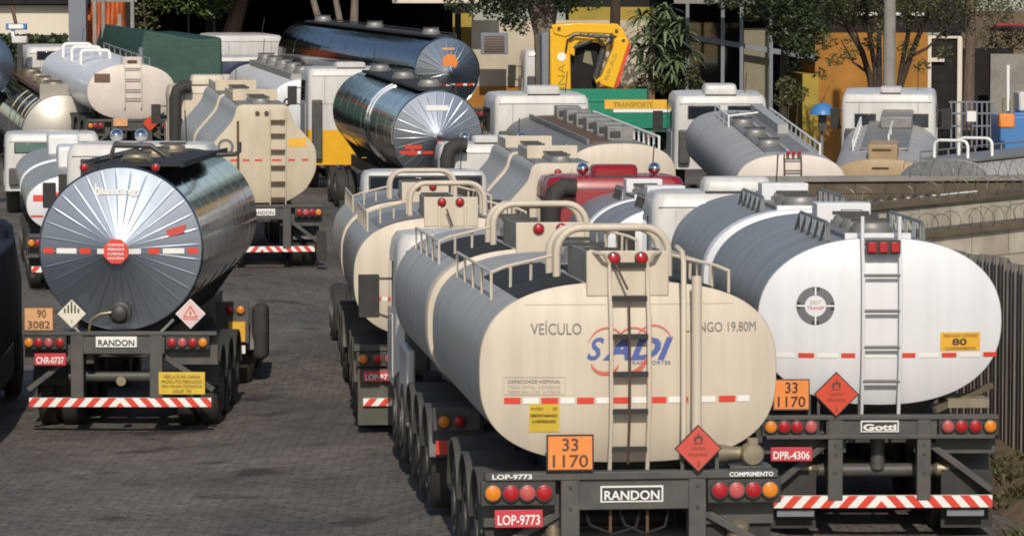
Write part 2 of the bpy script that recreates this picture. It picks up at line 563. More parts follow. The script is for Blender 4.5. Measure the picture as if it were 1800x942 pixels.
# ------------------------------------------------------------------ ground
def build_ground():
    xs = [-400, -150, -70] + [-36 + i * 0.75 for i in range(97)] + [70, 150, 400]
    ys = [-20, 0, 8] + [14 + i * 0.75 for i in range(80)] + [75 + i * 1.5 for i in range(60)] + [180, 260, 600, 1500]
    vs, fs = [], []
    for y in ys:
        for x in xs:
            vs.append((x, y, gz(x, y) if abs(x) < 60 and 5 < y < 175 else (gz(max(-60, min(60, x)), max(5, min(175, y))))))
    n = len(xs)
    for j in range(len(ys) - 1):
        for i in range(n - 1):
            a = j * n + i
            fs.append((a, a + 1, a + 1 + n, a + n))
    o = MB('ground').add(vs, fs).build('ground', smooth=180, fix=False)
    struct(o)
build_ground()

# ------------------------------------------------------------------ tanker parts
def superell(a, b, n, zc, N=80):
    out = []
    for k in range(N):
        t = 2 * math.pi * k / N
        c, s = math.cos(t), math.sin(t)
        out.append((a * math.copysign(abs(c) ** (2 / n), c), zc + b * math.copysign(abs(s) ** (2 / n), s)))
    return out
def polysec(half, rad=0.12):
    pts = [(x, z) for x, z in half] + [(-x, z) for x, z in reversed(half)]
    pts = [Vector((p[0], p[1])) for p in pts]
    pts.reverse()
    out = []
    n = len(pts)
    for i in range(n):
        a, b, c = pts[i - 1], pts[i], pts[(i + 1) % n]
        r = min(rad, (a - b).length * 0.45, (c - b).length * 0.45)
        p, q = b + (a - b).normalized() * r, b + (c - b).normalized() * r
        for t in (0, 0.33, 0.67, 1):
            m = p * (1 - t) ** 2 + b * 2 * t * (1 - t) + q * t * t
            out.append((m.x, m.y))
    return out
class Tank:
    def __init__(self, pts, zc, bulge=0.14, p=2.6):
        self.pts, self.zc, self.bulge, self.p = pts, zc, bulge, p
        self.ang = sorted((math.atan2(z - zc, x), math.hypot(x, z - zc)) for x, z in pts)
    def rad(self, t):
        A = self.ang
        if t <= A[0][0] or t >= A[-1][0]:
            a, b = A[-1], A[0]
            span = b[0] + 2 * math.pi - a[0]
            k = ((t - a[0]) % (2 * math.pi)) / span
            return a[1] * (1 - k) + b[1] * k
        lo, hi = 0, len(A) - 1
        while hi - lo > 1:
            mid = (lo + hi) // 2
            if A[mid][0] <= t:
                lo = mid
            else:
                hi = mid
        k = (t - A[lo][0]) / max(1e-6, A[hi][0] - A[lo][0])
        return A[lo][1] * (1 - k) + A[hi][1] * k
    def hy(self, x, z, y0=0.0):
        r = math.hypot(x, z - self.zc)
        rho = min(1, r / max(1e-6, self.rad(math.atan2(z - self.zc, x))))
        return y0 - self.bulge * (1 - rho ** self.p)
    def top(self, x):
        """height of the shell's top side at x"""
        best = None
        n = len(self.pts)
        for i in range(n):
            (xa, za), (xb, zb) = self.pts[i], self.pts[(i + 1) % n]
            if (xa - x) * (xb - x) <= 0 and abs(xa - xb) > 1e-9:
                z = za + (zb - za) * (x - xa) / (xb - xa)
                if best is None or z > best:
                    best = z
        return best if best is not None else self.zc
def shell(root, T, y0, L, body, head, flutes=0, amp=0.008, lip=0.06, bands=(), bandmat=None, nring=0):
    pts = T.pts
    def ring(y, k=1.0, dz=0.0):
        return [(x * k, y, T.zc + (z - T.zc) * k) for x, z in pts]
    b = MB(body)
    rings = []
    ny = max(2, int(L / 0.5))
    for i in range(ny + 1):
        rings.append(ring(y0 + 0.004 + (L - 0.008) * i / ny))
    if nring:
        rings = []
        for i in range(nring):
            ya, yb = y0 + 0.004 + L * i / nring, y0 - 0.004 + L * (i + 1) / nring
            rings += [ring(ya, 0.997), ring(ya + 0.015, 1.0), ring(ya + 0.03, 1.0), ring((ya + yb) / 2, 1.0), ring(yb - 0.03, 1.0), ring(yb - 0.015, 1.0), ring(yb, 0.997)]
    b.loft(rings)
    o = b.build('tank', root, smooth=30 if not nring else 50)
    # rear dish
    h = MB(head)
    if flutes:
        offs = (0.0, 0.025, 0.05, 0.075, 0.12, 0.2, 0.5, 0.8, 0.88, 0.925, 0.95, 0.975)
        rf = random.Random(flutes)
        tilt = [rf.uniform(-1, 1) for _ in range(flutes)]
        lift = [rf.uniform(0.6, 1.2) for _ in range(flutes + 1)]
        rr = [1.0, 0.985, 0.96] + [0.92 - 0.06 * i for i in range(14)] + [0.06]
        rs = []
        for rho in rr:
            row = []
            for k in range(flutes):
                for f in offs:
                    t = 2 * math.pi * (k + f) / flutes + 0.05
                    R0 = T.rad(t if t <= math.pi else t - 2 * math.pi)
                    g = min(1, (1 - rho) * 12)
                    d = min(f, 1 - f)
                    ridge = max(0.0, 1 - d / 0.075)
                    ridge = ridge * ridge * (3 - 2 * ridge) * (lift[k] if f < 0.5 else lift[(k + 1) % flutes])
                    seg = 2 * math.pi * R0 * rho / flutes
                    pan = tilt[k] * math.sin(2 * math.pi * f) * seg * 0.0012 if 0.1 < f < 0.9 else 0
                    row.append((R0 * rho * math.cos(t), y0 - T.bulge * (1 - rho ** T.p) - g * (amp * ridge * min(1, rho * 3) + pan), T.zc + R0 * rho * math.sin(t)))
            rs.append(row)
        h.loft(rs, cap1=True)
        hd = h.build('tank_head', o, smooth=40)
    else:
        rs = []
        if lip:
            rs.append([(x * 1.003, y0 + lip, T.zc + (z - T.zc) * 1.003) for x, z in pts])
        rs.append([(x * 1.003, y0 + 0.012, T.zc + (z - T.zc) * 1.003) for x, z in pts])
        for rho in (0.998, 0.985, 0.96, 0.92, 0.85, 0.76, 0.65, 0.5, 0.35, 0.2, 0.06):
            rs.append([(x * rho, y0 - T.bulge * (1 - rho ** T.p), T.zc + (z - T.zc) * rho) for x, z in pts])
        h.loft(rs, cap1=True)
        hd = h.build('tank_head', o, smooth=40)
    f = MB(head)
    rs = [[(x * rho, y0 + L + T.bulge * (1 - rho ** T.p), T.zc + (z - T.zc) * rho) for x, z in pts] for rho in (1.0, 0.985, 0.95, 0.85, 0.65, 0.4, 0.08)]
    f.loft(rs, cap1=True)
    f.build('front_head', o, smooth=40)
    for (yb, wb) in bands:
        k = 1.012
        bb = MB(bandmat or head)
        bb.loft([ring(yb, 1.0), ring(yb, k), ring(yb + wb, k), ring(yb + wb, 1.0)])
        bb.build('band', o, smooth=30)
    return o, hd
def patch(T, x0, x1, z0, z1, off=0.006, mb=None, m=None, y0=0.0):
    mb = mb or MB(m)
    if m:
        mb.m(m)
    nx, nz = 4, 2
    vs, fs = [], []
    for j in range(nz + 1):
        for i in range(nx + 1):
            x, z = x0 + (x1 - x0) * i / nx, z0 + (z1 - z0) * j / nz
            vs.append((x, T.hy(x, z, y0) - off, z))
    for j in range(nz):
        for i in range(nx):
            a = j * (nx + 1) + i
            fs.append((a, a + 1, a + nx + 2, a + nx + 1))
    mb.add(vs, fs)
    return mb
def strip(T, hd, z, h, reds, x0, x1, whites=True):
    mb = MB()
    last = x0
    reds = sorted(reds)
    for (a, b) in reds:
        patch(T, a, b, z - h / 2, z + h / 2, 0.006, mb, 'redref')
    if whites:
        edges = [x0] + [t for r in reds for t in r] + [x1]
        for i in range(0, len(edges), 2):
            a, b = edges[i], edges[i + 1]
            if b - a > 0.03:
                k = (b - a) * 0.12
                patch(T, a + k, b - k, z - h / 2, z + h / 2, 0.006, mb, 'whiteref')
    return mb.build('reflective_strip', hd, fix=False)
_wheel = {}
def wheels(root, ys, x=0.98, r=0.5, w=0.56, z=None, single=False, dx=0.0):
    z = r if z is None else z
    key = (round(r, 2), round(w, 2))
    for y in ys:
        for s in (-1, 1):
            if key not in _wheel:
                t = MB('rubber')
                hw = w / 2
                prof = [(-hw, r * 0.6), (-hw, r * 0.9), (-hw + 0.05, r)]
                if w > 0.4:
                    prof += [(-0.05, r), (-0.035, r * 0.82), (0.035, r * 0.82), (0.05, r)]
                prof += [(hw - 0.05, r), (hw, r * 0.9), (hw, r * 0.6)]
                t.lathe((0, 0, 0), 'x', prof, 28)
                o = t.build('wheel', root)
                q = MB('chassisgrey')
                q.lathe((0, 0, 0), 'x', [(-hw - 0.02, r * 0.5), (-hw - 0.02, r * 0.6), (hw + 0.02, r * 0.6), (hw + 0.02, r * 0.52), (hw - 0.08, r * 0.45), (hw - 0.08, 0.16), (hw + 0.03, 0.15), (hw + 0.03, 0.05)], 20)
                rim = q.build('rim', o)
                _wheel[key] = (o, rim)
                o.location = (dx + s * x, y, z)
                if s < 0:
                    o.rotation_euler = (0, 0, math.pi)
            else:
                a, b = _wheel[key]
                o = link_copy(a, root, (dx + s * x, y, z))
                o.rotation_euler = (0, 0, math.pi if s < 0 else 0)
                link_copy(b, o)
def mudguard(root, y, s, x0=0.68, x1=1.27, r=0.62, zc=0.5, m='chassisgrey', a0=10, a1=170):
    mb = MB(m)
    ri, pts = r - 0.03, []
    rings = []
    for k in range(13):
        a = R(a0 + (a1 - a0) * k / 12)
        c, sn = math.cos(a), math.sin(a)
        rings.append([(s * x0, y - r * c, zc + r * sn), (s * x1, y - r * c, zc + r * sn), (s * x1, y - ri * c, zc + ri * sn), (s * x0, y - ri * c, zc + ri * sn)])
    mb.loft(rings, cap0=True, cap1=True)
    mb.build('mudguard', root, bevel=0.01)
def lamp(root, x, z, y, r, m):
    mb = MB('chassis')
    mb.lathe((x, y, z), 'y', [(0.03, r * 1.16), (-0.018, r * 1.16), (-0.02, r * 1.02)], 20)
    mb.m(m)
    mb.lathe((x, y, z), 'y', [(-0.012, r), (-0.028, r * 0.95), (-0.033, r * 0.8), (-0.029, r * 0.76), (-0.036, r * 0.72), (-0.040, r * 0.5), (-0.036, r * 0.46), (-0.041, r * 0.42), (-0.043, r * 0.2), (-0.043, 0.01)], 20)
    return mb.build('tail_lamp', root, smooth=22)
def chevrons(root, x0, x1, z0, z1, y, n=22, name='bumper_bar', parent=None, one=0):
    mb = MB('whiteref')
    mb.box(x0, x1, y, y + 0.06, z0, z1)
    mb.m('redref')
    cx = (x0 + x1) / 2
    h = z1 - z0
    wd = (x1 - x0) / n
    lean = h * 0.9
    yy = y - 0.004
    def quad(a, b, sgn):
        # band whose foot runs a..b and whose top leans by sgn*lean, clipped to the bar
        pts = []
        lo, hi = (x0, cx) if (sgn > 0 and not one) else ((cx, x1) if not one else (x0, x1))
        poly = [(a, z0), (b, z0), (b + sgn * lean, z1), (a + sgn * lean, z1)]
        def clip(poly, lim, keep):
            out = []
            for i in range(len(poly)):
                p, q = poly[i - 1], poly[i]
                ip, iq = keep(p[0], lim), keep(q[0], lim)
                if ip != iq:
                    t = (lim - p[0]) / (q[0] - p[0])
                    out.append((lim, p[1] + (q[1] - p[1]) * t))
                if iq:
                    out.append(q)
            return out
        poly = clip(poly, lo, lambda v, l: v >= l - 1e-9)
        if poly:
            poly = clip(poly, hi, lambda v, l: v <= l + 1e-9)
        if len(poly) >= 3:
            mb.add([(x, yy, z) for x, z in poly], [tuple(range(len(poly)))])
    k = -2
    while k < n + 3:
        a = x0 + k * wd
        if one:
            quad(a, a + wd, one)
        else:
            quad(cx - (k + 1.5) * wd - lean, cx - (k + 0.5) * wd - lean, 1)
            quad(cx + (k + 0.5) * wd + lean, cx + (k + 1.5) * wd + lean, -1)
        k += 2
    return mb.build(name, parent or root, smooth=0, fix=False)
def plate(root, x0, x1, z0, z1, y, m, text=None, tm='whiteprint', name='licence_plate', edge=None, lines=None, bold=0.0, bev=0.004):
    mb = MB(edge or m)
    mb.box(x0, x1, y, y + 0.012, z0, z1)
    o = mb.build(name, root, bevel=bev if not edge else 0)
    w_, h_ = x1 - x0, z1 - z0
    if edge:
        e = 0.014
        face = MB(m)
        face.box(x0 + e, x1 - e, y - 0.004, y + 0.004, z0 + e, z1 - e)
        face.build('face', o)
    yt = y - 0.008
    if text:
        lettering(text, x0 + 0.06 * w_, x1 - 0.06 * w_, z0 + 0.14 * h_, z0 + 0.72 * h_, yt, o, tm, bold=bold)
    for (t, a, b, c, d, mm) in (lines or ()):
        lettering(t, x0 + a * w_, x0 + b * w_, z0 + c * h_, z0 + d * h_, yt, o, mm, bold=bold)
    return o
def diamond(root, x, z, hd, y, m, edge='black', kind='flame', tm='brownblack'):
    mb = MB(edge)
    mb.prism([(x - hd, z), (x, z - hd), (x + hd, z), (x, z + hd)], y, y + 0.012)
    o = mb.build('hazard_diamond', root)
    i = hd * 0.93
    f = MB(m)
    f.prism([(x - i, z), (x, z - i), (x + i, z), (x, z + i)], y - 0.004, y + 0.003)
    f.build('face', o)
    yt = y - 0.008
    if kind == 'flame':
        fl = MB(tm)
        pts = [(-0.16, 0.28), (-0.2, 0.4), (-0.13, 0.55), (-0.08, 0.47), (0, 0.68), (0.07, 0.5), (0.13, 0.58), (0.2, 0.4), (0.15, 0.28), (0.08, 0.28), (0.1, 0.4), (0.03, 0.47), (0, 0.38), (-0.05, 0.46), (-0.09, 0.38), (-0.08, 0.28)]
        fl.add([(x + a * hd, yt, z + b * hd) for a, b in pts], [tuple(range(len(pts)))])
        fl.box(x - 0.2 * hd, x + 0.2 * hd, yt, yt + 0.002, z + 0.2 * hd, z + 0.235 * hd)
        fl.build('symbol', o, smooth=0)
        lettering('LIQUIDO', x - 0.3 * hd, x + 0.3 * hd, z - 0.06 * hd, z + 0.07 * hd, yt, o, tm)
        lettering('INFLAMAVEL', x - 0.42 * hd, x + 0.42 * hd, z - 0.32 * hd, z - 0.18 * hd, yt, o, tm)
        lettering('3', x - 0.06 * hd, x + 0.06 * hd, z - 0.76 * hd, z - 0.55 * hd, yt, o, tm)
    elif kind == 'stripes':
        fl = MB('black')
        for k in range(-3, 4):
            a = k * 0.24 * hd
            top = hd * 0.86 - abs(a)
            if top > 0.03:
                fl.box(x + a - 0.055 * hd, x + a + 0.055 * hd, yt, yt + 0.002, z + 0.05 * hd, z + top)
        fl.build('symbol', o)
        lettering('9', x - 0.06 * hd, x + 0.06 * hd, z - 0.7 * hd, z - 0.45 * hd, yt, o, 'greyprint')
    elif kind == 'triangle':
        fl = MB('redprint')
        A = [(-0.52, -0.25), (0.52, -0.25), (0, 0.6)]
        B = [(-0.38, -0.17), (0.38, -0.17), (0, 0.42)]
        vs = [(x + a * hd, yt, z + b * hd) for a, b in A + B]
        fl.add(vs, [(0, 1, 4, 3), (1, 2, 5, 4), (2, 0, 3, 5)])
        fl.box(x - 0.52 * hd, x + 0.52 * hd, yt, yt + 0.002, z - 0.39 * hd, z - 0.33 * hd)
        fl.box(x - 0.07 * hd, x + 0.07 * hd, yt, yt + 0.002, z - 0.08 * hd, z + 0.17 * hd)
        fl.build('symbol', o)
    return o
def chassis(root, y0, y1, W=0.84, z0=0.85, z1=1.1, m='chassis'):
    mb = MB(m)
    for s in (-1, 1):
        mb.box(s * W / 2 - 0.05, s * W / 2 + 0.05, y0, y1, z0, z1)
    y = y0 + 0.6
    while y < y1:
        mb.box(-W / 2 + 0.05, W / 2 - 0.05, y, y + 0.12, z0 + 0.04, z1 - 0.04)
        y += 1.6
    return mb.build('chassis_frame', root)
def saddles(root, T, y0, L, n=4, z=1.1, m='chassis'):
    """cross bearers that carry a tank, shaped to its belly"""
    for i in range(n):
        y = y0 + 0.5 + (L - 1.0) * i / (n - 1)
        low = [(x, zz) for x, zz in T.pts if zz < T.zc - 0.25 * (T.zc - min(q[1] for q in T.pts)) and abs(x) < 0.95]
        low.sort()
        mb = MB(m)
        mb.prism([(x, zz - 0.01) for x, zz in low] + [(0.45, z), (-0.45, z)], y, y + 0.1)
        mb.build('saddle', root)
def axle(root, y, z=0.5):
    mb = MB('chassisgrey')
    mb.tube([(-0.75, y, z), (0.75, y, z)], 0.075, 12)
    mb.build('axle', root)
def ladder(root, x0, x1, z0, z1, y, rungs, m='cream', rm='brownblack', rr=0.016, rail=0.02, bar=0.024, over=None, hy=None, rungh=None):
    mb = MB(m)
    for x in (x0, x1):
        pts = [(x, (hy(x, z0 + (z1 - z0) * k / 8) - 0.09) if hy else y, z0 + (z1 - z0) * k / 8) for k in range(9)]
        if over:
            pts += over(x)
        mb.tube(pts, rail, 8)
    o = mb.build('ladder', root)
    for z in rungs:
        q = MB(rm)
        yy = (hy((x0 + x1) / 2, z) - 0.09) if hy else y
        if rungh:
            q.box(x0 + 0.01, x1 - 0.01, yy - 0.02, yy + 0.03, z - rungh / 2, z + rungh / 2)
        else:
            q.tube([(x0, yy, z), (x1, yy, z)], rr, 8)
        q.build('rung', o)
    return o
def arch(mb, x0, x1, z0, z1, y, r, rc=0.25, lean=0.0, n=6):
    pts = [(x0, y, z0)]
    for k in range(n + 1):
        a = math.pi - (math.pi / 2) * k / n
        pts.append((x0 + rc + rc * math.cos(a), y, z1 - rc + rc * math.sin(a)))
    for k in range(n + 1):
        a = math.pi / 2 - (math.pi / 2) * k / n
        pts.append((x1 - rc + rc * math.cos(a), y, z1 - rc + rc * math.sin(a)))
    pts.append((x1, y, z0))
    mb.tube(pts, r, 10)
def local(key, u, v, s):
    return FRAMES[key].inverted() @ P(u, v, s)
def rrect(hw, y0, y1, r, z, n=4):
    """rounded rectangle ring in plan"""
    pts = []
    for (cx, cy, a0) in ((hw - r, y1 - r, 0), (-hw + r, y1 - r, 90), (-hw + r, y0 + r, 180), (hw - r, y0 + r, 270)):
        for k in range(n + 1):
            a = R(a0 + 90 * k / n)
            pts.append((cx + r * math.cos(a), cy + r * math.sin(a), z))
    return pts
def cab(root, key, u, v, s, m='cabwhite', w=2.45, L=2.0, z0=0.75, lower=None, zlow=1.25, win=True, winm='glass', deflector=None, mirrors=True, intake=True, wx=((-0.95, -0.25), (0.25, 0.95)), horns=False, sleeper=False, dz=0.0, winz=(0.3, 0.62), intakem='rubber', recess=False, trim=None, ih=0.0, ix=0.2):
    c = local(key, u, v, s)
    x, y, zt = c.x, c.y, c.z + dz
    e = bpy.data.objects.new('cab', None)
    hw = w / 2
    b = MB(m)
    if lower:
        b.m(lower)
        b.loft([rrect(hw, 0, L + 0.12, 0.12, z0), rrect(hw, 0, L + 0.12, 0.12, zlow)], cap0=True)
        b.m(m)
    zb = zlow if lower else z0
    zm = zb + (zt - zb) * 0.45
    b.loft([rrect(hw, 0, L + 0.12, 0.12, zb), rrect(hw, 0, L + 0.14, 0.14, zm), rrect(hw * 0.985, 0.0, L, 0.16, zt - 0.28), rrect(hw * 0.97, 0.02, L - 0.1, 0.2, zt - 0.12), rrect(hw * 0.93, 0.08, L - 0.25, 0.22, zt - 0.03), rrect(hw * 0.8, 0.22, L - 0.45, 0.22, zt)], cap0=not lower, cap1=True)
    o = b.build('cab', root, smooth=38)
    o.location = (x, y, 0)
    hgt = zt - zb
    if win:
        for (a, d) in wx:
            q = MB('chassis')
            za, zz = zt - winz[1], zt - winz[0]
            q.box(a - 0.03, d + 0.03, -0.012, 0.02, za - 0.03, zz + 0.03)
            q.m(winm)
            q.box(a, d, -0.02, 0.0, za, zz)
            q.build('rear_window', o, bevel=0.01)
    for sd_ in (-1, 1):
        q = MB('glass')
        xx = sd_ * hw * 0.994
        q.prismx([(0.75, zt - 0.95), (L - 0.1, zt - 1.0), (L - 0.25, zt - 0.4), (0.75, zt - 0.38)], xx - 0.012, xx + 0.012)
        q.build('side_window', o)
        dr = MB(m)
        dr.prismx([(0.65, z0 + 0.1), (L - 0.15, z0 + 0.1), (L - 0.15, zt - 1.08), (0.65, zt - 1.03)], sd_ * hw - 0.012, sd_ * hw + 0.012)
        dr.build('door', o, bevel=0.008)
    ws = MB('glass')
    ws.prismx([(L + 0.13, zt - 1.15), (L + 0.02, zt - 0.36), (L - 0.04, zt - 0.36), (L + 0.05, zt - 1.15)], -hw * 0.86, hw * 0.86)
    ws.build('windscreen', o)
    sw = MB('greyprint')
    for zz in (0.22, 1.02):
        sw.box(-hw * 0.9, hw * 0.9, -0.006, 0.01, zt - zz - 0.012, zt - zz)
    for xx in (-hw * 0.62, hw * 0.62):
        sw.box(xx - 0.005, xx + 0.005, -0.007, 0.01, zt - 1.02, zt - 0.232)
    sw.build('panel_seam', o)
    ex = MB('chassisgrey')
    ex.box(-hw + 0.1, -hw + 0.4, -0.16, -0.02, z0 + 0.15, zt - 0.9)
    ex.build('exhaust_stack', o, bevel=0.04)
    an = MB('chassis')
    an.tube([(hw * 0.6, L * 0.45, zt - 0.05), (hw * 0.6, L * 0.3, zt + 0.55)], 0.012, 5)
    an.build('aerial', o)
    if recess:
        q = MB(m)
        q.box(-hw * 0.7, hw * 0.7, -0.012, 0.01, zt - 1.1, zt - 0.25)
        q.build('rear_panel', o, bevel=0.02)
    if deflector:
        dw, dh, dx = deflector[:3]
        q = MB(m if len(deflector) < 4 else deflector[3])
        q.loft([rrect(dw / 2, 0.1, 0.9, 0.1, zt - 0.02), rrect(dw / 2, 0.1, 0.85, 0.1, zt + dh * 0.6), rrect(dw / 2 * 0.95, 0.16, 0.7, 0.1, zt + dh * 0.93), rrect(dw / 2 * 0.85, 0.25, 0.6, 0.1, zt + dh)], cap0=True, cap1=True)
        dq = q.build('roof_deflector', o, smooth=40)
        dq.location.x = dx
        t = MB('chassis')
        t.box(-dw / 2 * 0.96 + dx, dw / 2 * 0.96 + dx, 0.092, 0.2, zt - 0.035, zt + 0.015)
        t.build('deflector_seal', o)
    if mirrors:
        for sd_ in (-1, 1):
            q = MB('rubber')
            mx, mz = sd_ * (hw + 0.24), zt - 0.85
            q.box(mx - 0.13, mx + 0.13, L - 0.12, L + 0.04, mz - 0.29, mz + 0.25)
            q.m('chassis')
            q.tube([(sd_ * (hw - 0.02), L - 0.1, mz + 0.2), (mx, L - 0.05, mz + 0.2)], 0.018, 6)
            q.tube([(sd_ * (hw - 0.02), L - 0.1, mz - 0.3), (mx, L - 0.05, mz - 0.2)], 0.018, 6)
            q.build('mirror', o, bevel=0.07, seg=4)
    if intake:
        q = MB(intakem)
        xx = -hw + ix
        zi = zt - ih
        q.tube([(xx - 0.02, -0.28, 0.9), (xx - 0.02, -0.28, zi - 0.75), (xx - 0.02, -0.28, zi - 0.35), (xx + 0.05, -0.26, zi - 0.12), (xx + 0.2, -0.24, zi - 0.02), (xx + 0.42, -0.22, zi - 0.04)], 0.17, 10)
        q.build('air_intake', o, smooth=50)
    if horns:
        for hx in ((-0.55, 0.75) if horns is True else horns):
            q = MB('chrome')
            q.lathe((hx, 0.5, zt + 0.12), 'y', [(-0.13, 0.01), (-0.11, 0.06), (-0.05, 0.1), (0.03, 0.115), (0.1, 0.09), (0.14, 0.02)], 16)
            q.m('chassis')
            q.tube([(hx, 0.5, zt - 0.02), (hx, 0.5, zt + 0.03)], 0.02, 6)
            q.build('roof_lamp', o, smooth=60)
    wheels(root, [y + L * 0.62], x=1.0, r=0.5, w=0.3, dx=x)
    return o, (x, y, zt)
def railing(root, pts, h, r=0.016, m='cream', name='railing', every=1.0, drop=True, zfun=None):
    mb = MB(m)
    mb.tube(pts, r, 6)
    # uprights spaced along the rail
    for a, b in zip(pts[:-1], pts[1:]):
        a, b = Vector(a), Vector(b)
        n = max(1, int(round((b - a).length / every)))
        for k in range(n + 1):
            p = a.lerp(b, k / n)
            zz = zfun(p.x) if zfun else p.z - h
            mb.tube([(p.x, p.y, p.z), (p.x, p.y, zz - 0.01)], r, 6)
    return mb.build(name, root)
def hatch(root, x, y, z, r=0.22, h=0.14, m='alutop'):
    mb = MB(m)
    mb.lathe((x, y, z), 'z', [(-0.05, r * 1.1), (h * 0.5, r * 1.1), (h * 0.5, r), (h, r * 0.9), (h * 1.15, r * 0.3), (h * 1.15, 0.02)], 18)
    mb.m('chassis')
    mb.box(x - r, x + r, y - 0.03, y + 0.03, z + h * 1.1, z + h * 1.1 + 0.04)
    mb.build('hatch', root)

# rear frame shared by the trailers: cross beam, lamp boxes, uprights, bumper
def rear_frame(root, lz, lamps, lr=0.066, beam=(0.1, 0.17), xw=1.26, ups=((-0.6, -0.44), (0.4, 0.56)), upz=-0.8, box=(-0.13, 0.1), y=-0.12, m='chassisgrey', bump=None, centre=True, braces=True):
    mb = MB(m)
    mb.box(-xw, xw, y, y + 0.14, lz + beam[0], lz + beam[1])
    if centre:
        mb.box(-0.6, 0.6, y + 0.03, y + 0.1, lz + box[0] - 0.03, lz + beam[0])
    for (a, b) in ups:
        mb.box(a, b, y + 0.008, y + 0.15, lz + upz, lz + beam[0])
    if braces:
        mb.beam((ups[0][0], y + 0.2, lz - 0.2), (-xw + 0.05, y + 0.1, lz + upz + 0.1), 0.07, 0.07)
        mb.beam((ups[1][1], y + 0.2, lz - 0.2), (xw - 0.05, y + 0.1, lz + upz + 0.1), 0.07, 0.07)
    for s in (-1, 1):
        mb.box(s * 0.6, s * xw, y + 0.2, y + 0.3, lz - 0.32, lz + beam[0])
    fr = mb.build('rear_frame', root, bevel=0.008)
    xs = [l[0] for l in lamps]
    for grp in ([l for l in lamps if l[0] < 0], [l for l in lamps if l[0] > 0]):
        if not grp:
            continue
        a, b = min(l[0] for l in grp) - lr * 1.5, max(l[0] for l in grp) + lr * 1.5
        q = MB('chassis')
        q.box(a, b, y + 0.02, y + 0.12, lz - lr * 1.7, lz + lr * 1.5)
        q.build('lamp_panel', root, bevel=0.01)
        for (x, mm) in grp:
            lamp(root, x, lz, y, lr, mm)
    if bump:
        chevrons(root, *bump)
    return fr
def suspension(root, y, m='chassisgrey'):
    mb = MB('chassis')
    for s in (-1, 1):
        mb.lathe((s * 0.42, y, 0.62), 'z', [(0, 0.12), (0.05, 0.15), (0.2, 0.15), (0.26, 0.12)], 14)
        mb.box(s * 0.42 - 0.06, s * 0.42 + 0.06, y - 0.5, y + 0.5, 0.55, 0.62)
    mb.build('suspension', root)

GROUP = 'tanker trucks parked in the yard'
def truck(key, label, name='tanker_truck', cat='tanker truck', group=GROUP):
    return thing(name, label, cat, FRAMES[key], group)

# ------------------------------------------------------------------ long beige tanker in front
def box_gear(root, T, y0, lz, body='cream', dark='grip', lights=2, ym=5.6, rails=True, trim='cream'):
    ztop = T.top(0)
    zb = ztop + 0.27
    b = MB(body)
    b.box(-0.37, 0.34, y0 + 0.0, y0 + 0.04, ztop - 0.12, zb)
    o = b.build('hatch_box', root, bevel=0.012)
    g = MB('alutop')
    g.box(-0.36, -0.33, y0 + 0.042, y0 + 1.5, ztop - 0.1, zb - 0.01)
    g.build('box_side', o)
    g = MB('alutop')
    g.box(0.30, 0.33, y0 + 0.042, y0 + 0.75, ztop - 0.1, zb - 0.01)
    g.build('box_side', o)
    k = MB('grip')
    k.box(-0.325, 0.295, y0 + 0.05, y0 + 2.6, ztop - 0.05, ztop + 0.02)
    k.build('box_floor', o)
    for i, x in enumerate((-0.137, 0.10)):
        if i < lights:
            lamp(root, x, zb - 0.065, y0 - 0.01, 0.05, 'red')
    for i, (yh, rr) in enumerate(((y0 + 1.15, 0.036), (y0 + 1.75, 0.036))):
        h = MB(trim)
        arch(h, -0.5, 0.5, T.top(0.5) - 0.02, ztop + 0.42 - 0.02 * i, yh, rr, 0.22)
        h.build('hoop', root, smooth=60)
    for hy_ in (1.45, 2.2, 3.3, 4.4):
        hatch(root, 0.0, y0 + hy_, ztop + 0.02, 0.2, 0.12, 'grip' if hy_ < 2 else 'alutop')
    for s in (-1, 1):
        wk = MB(dark)
        rings = []
        for i in range(9):
            x = s * (0.4 + 0.55 * i / 8)
            z = T.top(x)
            rings.append([(x, y0 + 0.07, z + 0.012), (x, y0 + 3.4, z + 0.012)])
        wk.loft(rings, closed=False)
        wk.build('walkway', root, fix=True)
        if rails:
            xr = s * 1.07
            zt = ztop + 0.02
            pts = [(xr, y0 + ym, zt), (xr, y0 + 1.3, zt)]
            railing(root, pts, 0.3, 0.014, trim, every=0.85, zfun=lambda x: T.top(x))
            q = MB(trim)
            q.tube([(xr, y0 + 1.3, zt), (s * 0.95, y0 + 1.28, zt + 0.05), (s * 0.5, y0 + 1.2, zt + 0.16)], 0.016, 6)
            for t in (0.3, 0.62):
                x = xr + (s * 0.5 - xr) * t
                q.tube([(x, y0 + 1.29, T.top(x) - 0.01), (x, y0 + 1.27, zt + 0.03 + 0.1 * t)], 0.014, 6)
            q.build('cross_rail', root)

def front_unit_tail(root, y, lz, xw=1.24):
    """lamps and marker board at the back corners of the leading trailer"""
    for s in (-1, 1):
        b = MB('chassisgrey')
        b.box(s * 0.75, s * xw, y, y + 0.08, lz - 0.1, lz + 0.14)
        b.build('tail_board', root, bevel=0.01)
        lamp(root, s * 1.13, lz, y - 0.02, 0.062, 'amber')
        lamp(root, s * 0.97, lz, y - 0.02, 0.058, 'red')
        c = MB('whiteref')
        c.box(s * 0.98, s * 1.2, y - 0.01, y + 0.02, lz - 0.34, lz - 0.2)
        c.m('redref')
        c.box(s * 1.08, s * 1.21, y - 0.014, y + 0.015, lz - 0.34, lz - 0.2)
        c.build('marker_board', root)

